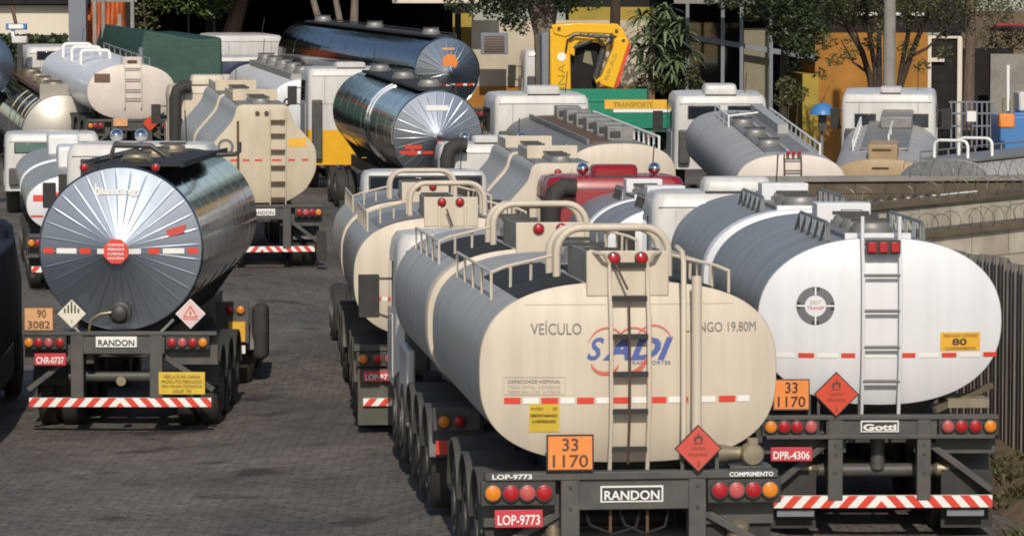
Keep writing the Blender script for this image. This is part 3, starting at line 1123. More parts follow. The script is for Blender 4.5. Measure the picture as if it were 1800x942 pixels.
t = truck('A', 'cream double tank truck nearest the camera, blue and red lettering behind its ladder')
LZ = 1.0
TA = Tank(superell(1.285, 0.775, 2.75, 2.0), 2.0, 0.13, 3.0)
sh, hd = shell(t, TA, 0.12, 5.4, 'alu', 'cream', bands=())
shell(t, TA, 6.2, 5.3, 'alu', 'cream', lip=0.35)
HYA = lambda x, z: TA.hy(x, z, 0.12)
class Shift:                    # a tank seen with its own rear plane moved along y
    def __init__(self, T, y0):
        self.T, self.y0 = T, y0
    def hy(self, x, z, y0=0):
        return self.T.hy(x, z, self.y0)
SA = Shift(TA, 0.12)
box_gear(t, TA, 0.06, LZ, ym=5.0)
box_gear(t, TA, 6.15, LZ, lights=2, ym=4.8)
chassis(t, 0.05, 12.8)
saddles(t, TA, 0.12, 5.4)
saddles(t, TA, 6.2, 5.3)
rear_frame(t, LZ, [(-1.195, 'amber'), (-1.04, 'red'), (-0.9, 'redlight'), (-0.756, 'red'), (0.756, 'red'), (0.90, 'redlight'), (1.045, 'red'), (1.19, 'amber')],
           lr=0.068, bump=(-1.22, 1.22, 0.36, 0.5, -0.1, 22), ups=((-0.61, -0.45), (0.49, 0.64)), upz=-0.62)
plate(t, -1.18, -0.77, 0.705, 0.855, -0.13, 'plate', 'LOP-9773', bold=0.015)
plate(t, -0.27, 0.27, 0.905, 1.045, -0.1, 'chassis', 'RANDON', 'whiteprint', 'maker_plate', edge='whiteprint', bold=0.02)
lettering('LOP-9773', -1.2, -0.86, 1.115, 1.158, -0.125, t, 'whiteprint', bold=0.03)
lettering('COMPRIMENTO', 0.84, 1.22, 1.115, 1.155, -0.125, t, 'whiteprint', bold=0.03)
p = plate(t, -0.74, -0.335, 1.185, 1.495, -0.16, 'orangeplate', None, name='hazard_plate', edge='black',
          lines=[('33', 0.33, 0.67, 0.55, 0.9, 'brownblack'), ('1170', 0.13, 0.88, 0.1, 0.45, 'brownblack')], bold=0.01)
diamond(t, 0.56, 1.365, 0.205, -0.18, 'redplate')
mb = MB('chassisgrey')
for x in (-0.7, -0.38, 0.42, 0.72):
    mb.box(x, x + 0.03, -0.1, -0.07, 1.16, 1.33)
mb.build('plate_bracket', t)
ladder(t, -0.175, 0.15, 1.16, 2.93, 0, [2.925, 2.64, 2.32, 2.0, 1.68, 1.35], 'cream', 'black', hy=HYA, rungh=0.042, rail=0.018,
       over=lambda x: [(x * 1.35, -0.06, 3.02), (x * 1.9, 0.1, 3.04)])
mb = MB('brownblack')  # dark shadow line down the tank end, built as a thin tube
shadow_pts = [(-0.13, -0.02, 2.93), (-0.03, -0.06, 2.72)]
mb.tube(shadow_pts, 0.011, 6)
mb.tube([(-0.02, HYA(0, z) - 0.115, z) for z in (2.62, 2.3, 1.95, 1.6, 1.22)], 0.011, 6)
mb.build('shadow_line', t)
mb = MB('cream')
mb.tube([(0.445, 0.3, 3.06), (0.445, -0.02, 3.03), (0.445, -0.1, 2.95), (0.445, -0.11, 1.5), (0.445, -0.11, 1.4)], 0.024, 8)
mb.build('breather_pipe', t, smooth=60)
mb = MB('cream')
mb.tube([(0.555, -0.12, 1.42), (0.555, -0.12, 2.78), (0.555, -0.11, 2.83)], 0.044, 12)
mb.build('vapour_pipe', t, smooth=60)
strip(SA, hd, 1.77, 0.052, [(-1.08, -0.94), (-0.765, -0.62), (-0.46, -0.315), (-0.15, -0.01), (0.185, 0.31), (0.47, 0.5), (0.77, 0.915)], -1.08, 1.06)
lettering('VEÍCULO', -0.853, -0.42, 2.335, 2.455, 0, hd, 'greyprint', hy=HYA)
lettering('LONGO 19,80M', 0.475, 1.1, 2.335, 2.43, 0, hd, 'greyprint', hy=HYA)
lettering('S', -0.375, -0.225, 2.115, 2.31, 0, hd, 'blueprint', shear=0.35, hy=HYA, bold=0.02)
lettering('ADI', -0.24, 0.37, 2.115, 2.31, 0, hd, 'blueprint', shear=0.35, hy=HYA, bold=0.035, depth=0.007)
lettering('TRANSPORTES', -0.02, 0.345, 2.075, 2.105, 0, hd, 'blueprint', hy=HYA)
mb = MB('redprint')
def arcline(cx, cz, rx, rz, a0, a1, wd):
    n = 18
    vs, fs = [], []
    for k in range(n + 1):
        a = R(a0 + (a1 - a0) * k / n)
        ww = wd * (0.25 + 0.75 * math.sin(math.pi * k / n))
        for q in (-1, 1):
            x, z = cx + (rx + q * ww) * math.cos(a), cz + (rz + q * ww) * math.sin(a)
            vs.append((x, HYA(x, z) - 0.009, z))
    for k in range(n):
        fs.append((2 * k, 2 * k + 1, 2 * k + 3, 2 * k + 2))
    mb.add(vs, fs)
for (cx, cz) in ((-0.2, 2.2), (0.03, 2.2), (0.2, 2.22)):
    arcline(cx, cz, 0.17, 0.19, 20, 160, 0.008)
arcline(-0.22, 2.1, 0.12, 0.1, 190, 345, 0.016)
arcline(-0.08, 2.14, 0.22, 0.16, 250, 350, 0.013)
arcline(-0.02, 2.34, 0.2, 0.33, 260, 330, 0.011)
mb.build('emblem', hd, smooth=0)
mb = MB('faintprint')
for (a, b, c, d) in ((-1.085, -0.56, 1.97, 1.974), (-1.085, -0.56, 1.82, 1.824), (-1.085, -1.081, 1.82, 1.97), (-0.564, -0.56, 1.82, 1.97)):
    patch(SA, a, b, c, d, 0.006, mb)
mb.build('notice_frame', hd, smooth=0)
lettering('CAPACIDADE NOMINAL', -1.05, -0.6, 1.92, 1.95, 0, hd, 'greyprint', hy=HYA)
lettering('TARA TOTAL  LOTACAO', -1.05, -0.6, 1.875, 1.9, 0, hd, 'faintprint', hy=HYA)
lettering('PESO BRUTO  LITROS', -1.05, -0.6, 1.835, 1.858, 0, hd, 'faintprint', hy=HYA)
q = patch(SA, -0.868, -0.612, 1.5, 1.742, 0.005, None, 'yellowplate').build('notice', hd, fix=False)
lettering('DESCONTAMINADO', -0.855, -0.63, 1.63, 1.655, 0, q, 'brownblack', hy=HYA, bold=0.03, depth=0.011)
lettering('e VAPORIZADO', -0.84, -0.64, 1.58, 1.605, 0, q, 'brownblack', hy=HYA, bold=0.03, depth=0.011)
lettering('AVISO', -0.855, -0.75, 1.69, 1.715, 0, q, 'brownblack', hy=HYA, depth=0.011)
lettering('20', -0.67, -0.63, 1.69, 1.715, 0, q, 'brownblack', hy=HYA, depth=0.011)
M['creamseam'] = mat('cream seam', (0.42, 0.33, 0.23), 0.6)
mb = MB('creamseam')
patch(SA, -0.9, -0.2, 2.585, 2.59, 0.004, mb)
patch(SA, 0.18, 0.9, 2.585, 2.59, 0.004, mb)
for zz in (1.6, 1.75, 1.9, 2.05, 2.2, 2.35):
    patch(SA, 0.185, 0.189, zz, zz + 0.15, 0.004, mb)
mb.build('weld_seam', hd, smooth=0)
def bolts(root, spots, y):
    for (x, z) in spots:
        b = MB('chassis')
        b.lathe((x, y, z), 'y', [(0.01, 0.016), (-0.012, 0.016), (-0.013, 0.002)], 6)
        b.build('bolt', root)
bolts(t, [(x, z) for x in (-0.53, 0.565) for z in (0.6, 0.86, 1.04)], -0.112)
for s_ in (-1, 1):
    mb = MB('rubber')
    mb.box(s_ * 0.68, s_ * 1.24, 0.13, 0.15, 0.1, 0.68)
    mb.build('mudflap', t)
for (a, b) in ((-0.4, 0.1), (-0.1, 0.35)):
    mb = MB('black')
    mb.tube([(a, 0.05, 0.86), (a + 0.05, 0.0, 0.7), ((a + b) / 2, -0.02, 0.62), (b - 0.05, 0.0, 0.68), (b, 0.05, 0.86)], 0.014, 6)
    mb.build('air_hose', t, smooth=60)
# discharge valves at the right under the tank
mb = MB('brass')
mb.lathe((1.06, 0, 1.29), 'y', [(0.15, 0.06), (0.1, 0.1), (-0.02, 0.1), (-0.04, 0.085), (-0.045, 0.02)], 20)
mb.lathe((0.8, 0.1, 1.29), 'x', [(-0.1, 0.05), (-0.06, 0.09), (0.02, 0.08), (0.1, 0.06), (0.2, 0.06)], 14)
mb.box(1.02, 1.1, -0.03, 0.05, 1.38, 1.43)
mb.build('discharge_valve', t)
mb = MB('chassisgrey')
mb.box(0.86, 1.22, -0.03, 0.25, 1.172, 1.195)
mb.build('valve_shelf', t)
mb = MB('brass')
mb.lathe((0.95, 0.1, 0.62), 'z', [(-0.12, 0.1), (0.06, 0.1), (0.08, 0.06), (0.1, 0.02)], 14)
mb.build('brake_chamber', t)
mb = MB('brass')
mb.lathe((-0.66, 0.06, 0.62), 'z', [(-0.12, 0.07), (0.03, 0.07), (0.08, 0.03)], 12)
mb.build('brake_chamber', t)
for x in (-0.17, 0.15):
    mb = MB('rust')
    mb.tube([(x, 0.02, 0.45), (x, 0.02, 0.87)], 0.014, 6)
    mb.build('hanger_rod', t)
axle(t, 0.75)
axle(t, 2.0)
wheels(t, [0.85, 2.1, 3.35], x=0.95)
wheels(t, [6.9, 8.15, 9.4], x=0.95)
for y in (0.85, 2.1, 3.35, 6.9, 8.15, 9.4):
    for s in (-1, 1):
        mudguard(t, y, s)
front_unit_tail(t, 6.1, 1.0)
co, cp = cab(t, 'A', 872, 408, 144, m='cabwhite', intake=False, L=1.7)
wheels(t, [cp[1] - 1.4, cp[1] - 0.2], x=0.95)
# side guard boxes and pump gear along the left flank
for y, zz in ((4.1, 0.8), (4.8, 0.7), (10.6, 0.75)):
    mb = MB('chassisgrey')
    mb.box(-1.15, -0.6, y, y + 0.55, zz - 0.3, zz + 0.2)
    mb.build('tool_box', t, bevel=0.02)
mb = MB('cabwhite')
mb.box(-1.22, -1.12, 10.4, 11.8, 0.5, 1.4)
mb.build('side_fairing', t, bevel=0.03)

# ------------------------------------------------------------------ white double tanker beside the fence
def panel_gear(root, T, y0, yp=3.0, m='white', sign=True, rx=0.52, y1=3.1, rm='chrome', only=None):
    ztop = T.top(0)
    b = MB(m)
    b.box(-0.33, 0.30, y0 + yp, y0 + yp + 0.5, ztop - 0.05, ztop + 0.25)
    o = b.build('hatch_box', root, bevel=0.012)
    if sign:
        q = MB('alutop')
        q.box(-0.05, 0.2, y0 + yp - 0.012, y0 + yp + 0.01, ztop + 0.06, ztop + 0.18)
        q.m(m)
        q.box(-0.03, 0.18, y0 + yp - 0.018, y0 + yp + 0.01, ztop + 0.08, ztop + 0.165)
        q.build('sign', o)
    tr = MB('alutop')
    tr.box(-0.36, 0.36, y0 + 0.25, y0 + yp - 0.05, ztop - 0.04, ztop + 0.03)
    tr.m(m)
    tr.box(-0.36, 0.36, y0 + 0.2, y0 + 0.248, ztop - 0.06, ztop + 0.045)
    tr.build('top_tray', root, bevel=0.006)
    for h in (0.8, 1.7, 2.5):
        hatch(root, 0.0, y0 + h, ztop + 0.03, 0.21, 0.1)
    for s in (-1, 1):
        z = ztop + 0.06
        q = MB('alutop')
        q.tube([(s * rx, y0 + y1, z - 0.1), (s * rx, y0 + y1, z + 0.06), (s * rx, y0 + y1 - 0.15, z + 0.09), (s * rx, y0 + 0.5, z + 0.09), (s * rx, y0 + 0.35, z + 0.05), (s * rx, y0 + 0.35, z - 0.1)], 0.02, 6)
        q.build('railing', root)
        n = 5
        for k in range(n):
            yy = y0 + 0.5 + (y1 - 0.7) * k / (n - 1)
            q = MB('whiteprint')
            q.tube([(s * rx, yy, T.top(rx) - 0.01), (s * rx, yy, z + 0.08)], 0.022, 6)
            q.build('rail_post', root)
            q = MB('chassis')
            q.tube([(s * (rx + 0.06), yy + 0.15, T.top(rx + 0.06) - 0.01), (s * rx, yy + 0.15, z + 0.07)], 0.018, 6)
            q.build('rail_post', root)

t = truck('B', 'white double tank truck beside the corrugated fence, grey ring emblem left of its ladder')
LZ = 1.25
TB = Tank(superell(1.32, 0.9, 2.3, 2.36), 2.36, 0.13, 3.0)
SB = Shift(TB, 0.12)
HYB = lambda x, z: TB.hy(x, z, 0.12)
sh, hd = shell(t, TB, 0.12, 6.0, 'aludark', 'white', lip=0.05)
shell(t, TB, 6.95, 5.6, 'aludark', 'white', lip=0.4)
panel_gear(t, TB, 0.1)
panel_gear(t, TB, 6.95, sign=False, yp=2.4)
chassis(t, 0.05, 13.5, z0=0.95, z1=1.25)
saddles(t, TB, 0.12, 6.0, z=1.25)
saddles(t, TB, 6.95, 5.6, z=1.25)
rear_frame(t, LZ, [(-1.2, 'amber'), (-1.058, 'red'), (-0.92, 'red'), (-0.767, 'redlight'), (0.71, 'redlight'), (0.853, 'red'), (1.005, 'red'), (1.166, 'amber')],
           lr=0.064, bump=(-1.2, 1.2, 0.37, 0.5, -0.1, 24), ups=((-0.58, -0.42), (0.38, 0.53)), upz=-0.8, box=(-0.1, 0.1), beam=(0.07, 0.12))
mb = MB('chassisgrey')
mb.box(-1.25, 1.22, -0.124, 0.04, LZ - 0.135, LZ - 0.09)
mb.build('lower_beam', t, bevel=0.006)
plate(t, -1.2, -0.755, LZ - 0.37, LZ - 0.22, -0.13, 'plate', 'DPR-4306', bold=0.02)
o = plate(t, -0.23, 0.18, LZ - 0.062, LZ + 0.062, -0.112, 'chassis', 'Gotti', 'whiteprint', 'maker_plate', edge='whiteprint', bold=0.04)
p = plate(t, -1.18, -0.785, LZ + 0.18, LZ + 0.515, -0.14, 'orangeplate', None, name='hazard_plate', edge='rust',
          lines=[('33', 0.33, 0.67, 0.55, 0.9, 'black'), ('1170', 0.13, 0.88, 0.1, 0.45, 'black')], bold=0.01)
diamond(t, -0.5, LZ + 0.35, 0.245, -0.15, 'redbright')
mb = MB('chassisgrey')
for x in (-0.8, -0.7, -0.26):
    mb.box(x, x + 0.03, -0.1, -0.07, LZ + 0.1, LZ + 0.34)
mb.build('plate_bracket', t)
ladder(t, -0.205, 0.195, LZ + 0.1, 3.5, 0, [2.87, 2.49, 2.1, 1.73, 3.25], 'white', 'greyprint', hy=HYB, rr=0.018, rail=0.02)  # grey rung colour carries the dark shadow of white rungs
for k in range(3):
    mb = MB('red')
    mb.box(-0.165 + k * 0.123, -0.075 + k * 0.123, -0.14, -0.09, 3.12, 3.23)
    mb.build('top_lamp', t, bevel=0.008)
mb = MB('chassis')
mb.box(-0.19, 0.19, -0.1, -0.06, 3.1, 3.25)
mb.build('lamp_panel', t)
strip(SB, hd, LZ + 0.755, 0.05, [(-0.89, -0.72), (-0.43, -0.28), (0.22, 0.37), (0.66, 0.82), (1.12, 1.27)], -1.2, 1.28)
mb = MB()
def ring_badge(S, cx, cz, r0, r1, y_off, mb, segs=40, dark=True):
    vs, fs = [], []
    for k in range(segs + 1):
        a = 2 * math.pi * k / segs
        for r in (r0, r1):
            x, z = cx + r * math.cos(a), cz + r * math.sin(a)
            vs.append((x, S.hy(x, z) - y_off, z))
    for k in range(segs):
        fs.append((2 * k, 2 * k + 1, 2 * k + 3, 2 * k + 2))
    mb.add(vs, fs)
M['badgegrey'] = mat('grey badge print', (0.13, 0.13, 0.14), 0.5)
ring_badge(SB, -0.71, LZ + 1.29, 0.115, 0.205, 0.005, mb.m('badgegrey'))
for a0 in (80, 92, 170, 185, 262, 277, 350, 5):
    vs = []
    for a in (a0 - 4, a0 + 5):
        for r in (0.165, 0.2):
            x, z = -0.71 + r * math.cos(R(a)), LZ + 1.29 + r * math.sin(R(a))
            vs.append((x, HYB(x, z) - 0.009, z))
    mb.m('black').add(vs, [(0, 1, 3, 2)])
for a0 in (0, 90, 180, 270):
    vs = []
    for da in (-1, 1):
        for r in (0.11, 0.2):
            x = -0.71 + r * math.cos(R(a0)) - da * 0.008 * math.sin(R(a0))
            z = LZ + 1.29 + r * math.sin(R(a0)) + da * 0.008 * math.cos(R(a0))
            vs.append((x, HYB(x, z) - 0.011, z))
    mb.m('whiteprint').add(vs, [(0, 1, 3, 2)])
mb.build('emblem', hd, smooth=0)
lettering('2007', -0.77, -0.65, LZ + 1.31, LZ + 1.35, 0, hd, 'faintprint', hy=HYB)
lettering('TRANSP', -0.8, -0.62, LZ + 1.25, LZ + 1.285, 0, hd, 'redprint', hy=HYB)
q = patch(SB, 0.64, 1.08, LZ + 0.8, LZ + 1.0, 0.005, None, 'orangeyellow').build('notice', hd, fix=False)
lettering('VEICULO LONGO', 0.67, 1.05, LZ + 0.95, LZ + 0.98, 0, q, 'brownblack', hy=HYB, depth=0.01)
lettering('80', 0.77, 0.93, LZ + 0.86, LZ + 0.935, 0, q, 'brownblack', hy=HYB, depth=0.01, bold=0.03)
lettering('COMPRIMENTO', 0.7, 1.03, LZ + 0.81, LZ + 0.84, 0, q, 'brownblack', hy=HYB, depth=0.01)
axle(t, 0.3, LZ - 0.52)
bolts(t, [(x, LZ + z) for x in (-0.5, 0.455) for z in (-0.3, -0.5, -0.2)], -0.112)
mb = MB('chassisgrey')
mb.tube([(0, 0.25, LZ - 0.5), (0, 0.25, LZ - 0.1)], 0.08, 12)
mb.build('spring_post', t)
for x in (-0.78, 0.72):
    mb = MB('brass')
    mb.lathe((x, 0.22, LZ - 0.5), 'x', [(-0.12, 0.04), (-0.08, 0.08), (0.05, 0.085), (0.1, 0.05), (0.14, 0.02)], 14)
    mb.lathe((x + 0.05, 0.2, LZ - 0.57), 'y', [(-0.06, 0.03), (-0.03, 0.06), (0.06, 0.05)], 10)
    mb.build('brake_chamber', t)
for s in (-1, 1):
    mb = MB('greysteel')
    mb.box(s * 0.72, s * 1.12, -0.04, 0.02, 0.27, 0.34)
    mb.build('mudflap_plate', t)
    mb = MB('rubber')
    mb.box(s * 0.68, s * 1.24, 0.13, 0.15, 0.12, 0.75)
    mb.build('mudflap', t)
wheels(t, [1.0, 2.25, 3.5], x=0.95)
wheels(t, [7.6, 8.85, 10.1], x=0.95)
for y in (1.0, 2.25, 3.5, 7.6, 8.85, 10.1):
    for s in (-1, 1):
        mudguard(t, y, s)
co, cp = cab(t, 'B', 1288, 338, 118, m='cabwhite', intake=False, L=1.9, deflector=(1.0, 0.22, 0.08), win=False, recess=True)
wheels(t, [cp[1] - 1.4, cp[1] - 0.2], x=0.95)
mb = MB('cabwhite')
mb.tube([(0.05, cp[1] - 0.02, cp[2] - 0.25), (0.05, cp[1] - 0.02, cp[2] + 0.05)], 0.03, 8)
mb.build('cable_post', t)
mb = MB('brass')
for i in range(5):
    mb.box(0.75, 1.2, 0.15 + i * 0.14, 0.22 + i * 0.14, 1.42, 1.52)
mb.beam((0.6, 0.1, 1.4), (1.3, 0.6, 1.62), 0.06, 0.06)
mb.build('hose_rack', t)

# ------------------------------------------------------------------ polished round tankers
def dish_extras(t, T, hd, y0, text=None, sign=True, strips=True):
    pass
t = truck('C', 'polished round tank truck with red centre sign and radiating pleats, left foreground')
LZ = 1.25
TC = Tank(superell(1.09, 1.09, 2.0, 2.494, 96), 2.494, 0.28, 0.62)
SCx = Shift(TC, 0.1)
HYC = lambda x, z: TC.hy(x, z, 0.1)
sh, hd = shell(t, TC, 0.1, 9.2, 'mirror', 'mirrorhead', flutes=32, amp=0.0036, nring=7)
mb = MB('mirrorheadpale')
mb.lathe((0, 0.1, 2.494), 'y', [(-0.01, 1.085), (-0.02, 1.095), (-0.01, 1.105), (0.06, 1.107), (0.07, 1.09)], 72, cap=False)
mb.build('rim_band', sh, smooth=50)
chassis(t, 0.05, 10, z0=0.95, z1=1.25)
saddles(t, TC, 0.1, 9.2, 6, z=1.25)
rear_frame(t, LZ, [(-1.215, 'amber'), (-1.085, 'red'), (-0.95, 'redlight'), (-0.8, 'red'), (0.7, 'red'), (0.84, 'redlight'), (0.98, 'red'), (1.115, 'amber')],
           lr=0.058, bump=(-1.22, 1.22, 0.38, 0.5, -0.1, 24), ups=((-0.66, -0.49), (0.4, 0.57)), upz=-0.75, beam=(0.09, 0.14), xw=1.3)
plate(t, -0.32, 0.23, LZ - 0.07, LZ + 0.075, -0.11, 'whiteprint', 'RANDON', 'black', 'maker_plate', bold=0.02)
plate(t, -1.14, -0.72, LZ - 0.31, LZ - 0.15, -0.13, 'plate', 'CNR-0737', bold=0.02)
plate(t, -1.28, -0.88, LZ + 0.15, LZ + 0.47, -0.12, 'paleorange', None, name='hazard_plate', edge='rust',
      lines=[('90', 0.45, 0.75, 0.55, 0.9, 'brownblack'), ('3082', 0.13, 0.88, 0.1, 0.42, 'brownblack')], bold=0.015)
M['palewhite'] = mat('cream white placard', (0.72, 0.68, 0.55), 0.5)
M['pinkplac'] = mat('pinkish placard', (0.75, 0.55, 0.52), 0.5, var=0.15, vscale=6)
diamond(t, -0.64, LZ + 0.38, 0.19, -0.1, 'palewhite', 'palewhite', 'stripes')
diamond(t, 0.95, LZ + 0.38, 0.2, -0.1, 'pinkplac', 'whiteprint', 'triangle')
plate(t, 0.52, 1.14, LZ - 0.7, LZ - 0.4, -0.12, 'yellowplate', None, name='notice',
      lines=[('VEICULO DE CARGA', 0.1, 0.9, 0.72, 0.86, 'brownblack'), ('PRODUTO PERIGOSO', 0.06, 0.94, 0.5, 0.64, 'brownblack'), ('MANTENHA DISTANCIA', 0.06, 0.94, 0.3, 0.43, 'brownblack'), ('LIGUE 193', 0.3, 0.7, 0.08, 0.22, 'brownblack')])
strip(SCx, hd, LZ + 1.214, 0.07, [(-1.04, -0.9), (-0.54, -0.39), (0.38, 0.53), (0.9, 1.04)], -1.04, 1.04)
mb = MB('redref')
n = 8
r = 0.175
mb.prism([(-0.03 + r * math.cos(R(22.5 + 45 * k)), LZ + 1.22 + r * math.sin(R(22.5 + 45 * k))) for k in range(n)], HYC(0, 2.49) - 0.022, HYC(0, 2.49) + 0.01)
sg = mb.build('centre_sign', hd)
yy = HYC(0, 2.49) - 0.03
for i, tx in enumerate(('CUIDADO', 'PERIGO', 'CARGA', 'LIQUIDA')):
    lettering(tx, -0.14, 0.08, LZ + 1.29 - i * 0.06, LZ + 1.325 - i * 0.06, yy, sg, 'whiteprint', bold=0.02)
lettering('b', -0.335, -0.265, LZ + 1.95, LZ + 2.12, HYC(-0.3, 3.27) - 0.02, hd, 'whiteprint', bold=0.04)
lettering('iasting', -0.26, 0.24, LZ + 1.94, LZ + 2.06, HYC(0, 3.25) - 0.02, hd, 'whiteprint', bold=0.045)
mb = MB('redplate')
mb.prism([(0.58, LZ + 1.38), (0.86, LZ + 1.46), (0.88, LZ + 1.57), (0.6, LZ + 1.49)], HYC(0.72, 2.72) - 0.018, HYC(0.72, 2.72) + 0.015)
mb.build('small_sign', hd)
mb = MB('chassis')
mb.lathe((0, 0.0, LZ + 0.39), 'y', [(0.02, 0.15), (-0.08, 0.15), (-0.1, 0.11), (-0.2, 0.1), (-0.22, 0.06), (-0.23, 0.01)], 24)
mb.build('outlet_flange', hd)
mb = MB('brass')
mb.tube([(-0.1, -0.12, LZ + 0.4), (-0.25, -0.14, LZ + 0.38), (-0.38, -0.12, LZ + 0.3), (-0.42, -0.08, LZ + 0.12)], 0.02, 8)
mb.build('drain_pipe', t)
mb = MB('alutop')
for s in (-1, 1):
    mb.tube([(s * 0.55, -0.06, LZ + 0.13), (s * 0.72, -0.05, LZ + 0.3)], 0.02, 6)
mb.build('stay', t)
mb = MB('brass')
mb.lathe((0.02, 0.0, LZ - 0.52), 'y', [(0.1, 0.05), (-0.12, 0.05), (-0.13, 0.065), (-0.15, 0.065), (-0.152, 0.02)], 16)
mb.build('drain_cap', t)
axle(t, 0.35, LZ - 0.5)
# platform and pipework on the crown
mb = MB('grip')
mb.box(-0.42, 0.75, 0.6, 7.4, 3.575, 3.605)
mb.box(-0.47, -0.42, 0.6, 7.4, 3.565, 3.64)
mb.box(0.75, 0.8, 0.6, 7.4, 3.565, 3.64)
mb.build('walkway', t)
railing(t, [(-0.6, 0.9, 3.63), (-0.6, 7.4, 3.63)], 0.3, 0.02, 'chassis', every=1.8, zfun=lambda x: TC.top(x))
for yy in (1.6, 4.0, 6.4):
    hatch(t, 0.05, yy, 3.605, 0.2, 0.1, 'brass')
mb = MB('chassis')
mb.tube([(-0.25, 1.1, 3.66), (-0.2, 1.1, 3.85), (0.3, 1.1, 3.84), (0.5, 1.1, 3.7)], 0.04, 8)
mb.build('vent_pipe', t)
mb = MB('chassis')
mb.tube([(0.7, 5.5, 3.58), (1.08, 5.5, 3.6), (1.14, 5.5, 3.64), (1.14, 5.5, 3.78)], 0.035, 8)
mb.build('overflow_pipe', t)
for s in (-1, 1):
    lamp(t, s * 0.48, 3.58, 0.05, 0.05, 'red')
wheels(t, [1.2, 2.45, 3.7], x=0.95)
wheels(t, [6.7, 8.0], x=0.95)
for y in (1.2, 2.45, 3.7):
    for s in (-1, 1):
        mudguard(t, y, s, m='chassis')
for y in (6.7, 8.0):
    mudguard(t, y, 1, m='chassisgrey', x1=1.3)
mb = MB('chassisgrey')
mb.box(0.75, 1.25, 5.7, 5.78, LZ - 0.5, LZ + 0.12)
mb.build('tail_board', t)
lamp(t, 1.13, LZ, 5.68, 0.06, 'amber')
lamp(t, 0.97, LZ, 5.68, 0.06, 'red')
mb = MB('orangeyellow')
mb.box(0.95, 1.2, 5.66, 5.7, LZ - 0.48, LZ - 0.18)
mb.build('side_sign', t)
mb = MB('rubber')
mb.box(1.26, 1.5, 6.1, 6.6, 0.45, 1.3)
mb.build('mudguard_flap', t, bevel=0.1, seg=4)
mb = MB('whiteref')
mb.box(0.98, 1.2, 5.67, 5.7, LZ - 0.66, LZ - 0.54)
mb.m('redref')
mb.box(1.02, 1.09, 5.665, 5.68, LZ - 0.66, LZ - 0.54)
mb.build('marker_board', t)
co, cp = cab(t, 'C', 242, 252, 103, m='cabwhite', intake=False, L=2.0, win=True, w=2.5, horns=(-0.42, 0.0))

def polished(key, label, r, L, cabargs, zc=2.49, text=None, badge=None, cabkw=None, band=(), tailred=True):
    t = truck(key, label)
    LZ = PLACE[key][3]
    T = Tank(superell(r, r, 2.0, zc, 72), zc, 0.26, 0.7)
    S = Shift(T, 0.1)
    sh, hd = shell(t, T, 0.1, L, 'mirror', 'mirrorheadpale', flutes=28, amp=0.0042, nring=int(L / 1.5))
    b = MB('mirror')
    b.lathe((0, 0.1, zc), 'y', [(-0.01, r - 0.005), (-0.02, r + 0.012), (0.08, r + 0.02), (0.09, r)], 60, cap=False)
    b.build('rim_band', sh, smooth=50)
    for yb in band:
        b = MB('chrome')
        b.lathe((0, yb, zc), 'y', [(0, r), (0.01, r + 0.03), (0.12, r + 0.03), (0.13, r)], 60)
        b.build('band', sh, smooth=50)
    chassis(t, 0.05, L + 1, z0=0.95, z1=1.25)
    saddles(t, T, 0.1, L, 5, z=1.25)
    rear_frame(t, LZ, [(-1.2, 'amber'), (-1.06, 'red'), (-0.9, 'red'), (0.9, 'red'), (1.06, 'red'), (1.2, 'amber')], bump=(-1.2, 1.2, 0.38, 0.5, -0.1, 20))
    strip(S, hd, zc - 0.35 * r, 0.07, [(-0.95 * r * 0.9, -0.62 * r), (-0.35 * r, -0.12 * r), (0.25 * r, 0.45 * r), (0.62 * r, 0.8 * r)], -0.85 * r, 0.85 * r)
    mb = MB('grip')
    mb.box(-0.4, 0.4, 0.5, L - 0.8, zc + r - 0.01, zc + r + 0.05)
    mb.build('walkway', t)
    for k in range(3):
        hatch(t, 0, 1.5 + k * (L - 3) / 2, zc + r + 0.05, 0.26, 0.15)
    railing(t, [(0.55, 0.8, zc + r + 0.08), (0.55, L - 1, zc + r + 0.08)], 0.2, 0.02, 'chassis', every=2, zfun=lambda x: T.top(x))
    wheels(t, [1.2, 2.45, 3.7], x=0.95)
    wheels(t, [L - 1.5, L - 0.2], x=0.95)
    for y in (1.2, 2.45, 3.7):
        for s in (-1, 1):
            mudguard(t, y, s, m='chassis')
    cab(t, key, *cabargs, **(cabkw or {}))
    return t, T, hd, S
t, T, hd, S = polished('E', 'polished round tank truck whose cab is white above and yellow below', 1.09, 12.0,
                       (618, 120, 61.5), zc=2.52, cabkw=dict(lower='yellowpaint', zlow=1.75, win=False, intake=False, deflector=(0.85, 0.16, 0.0), w=2.5), band=(4.6, 5.1))
plate(t, -0.3, 0.25, T.zc + 0.62, T.zc + 0.75, T.hy(0, T.zc + 0.7, 0.1) - 0.03, 'whiteref', None, name='maker_plate')
mb = MB('redplate')
mb.box(-0.05, 0.38, T.hy(0, T.zc, 0.1) - 0.03, T.hy(0, T.zc, 0.1) + 0.03, T.zc - 0.42, T.zc - 0.1)
mb.build('centre_sign', hd, bevel=0.01)
for i, (a, b) in enumerate(((-0.8, -0.4), (-0.75, -0.5))):
    patch(S, a, b, T.zc - 0.3 - 0.14 * i, T.zc - 0.2 - 0.14 * i, 0.012, None, 'redref').build('sticker', hd, fix=False)
t, T, hd, S = polished('F', 'long polished round tank truck by the cream wall, with an orange disc on its dish', 1.05, 13.0,
                       (440, 62, 51), zc=2.49, cabkw=dict(win=False, intake=False, L=2.4, w=2.5, trim=True))
mb = MB('orangeplate')
mb.lathe((0.03, T.hy(0, T.zc + 0.3, 0.1), T.zc + 0.32), 'y', [(0.03, 0.24), (-0.02, 0.24), (-0.025, 0.02)], 24)
mb.build('round_sign', hd)
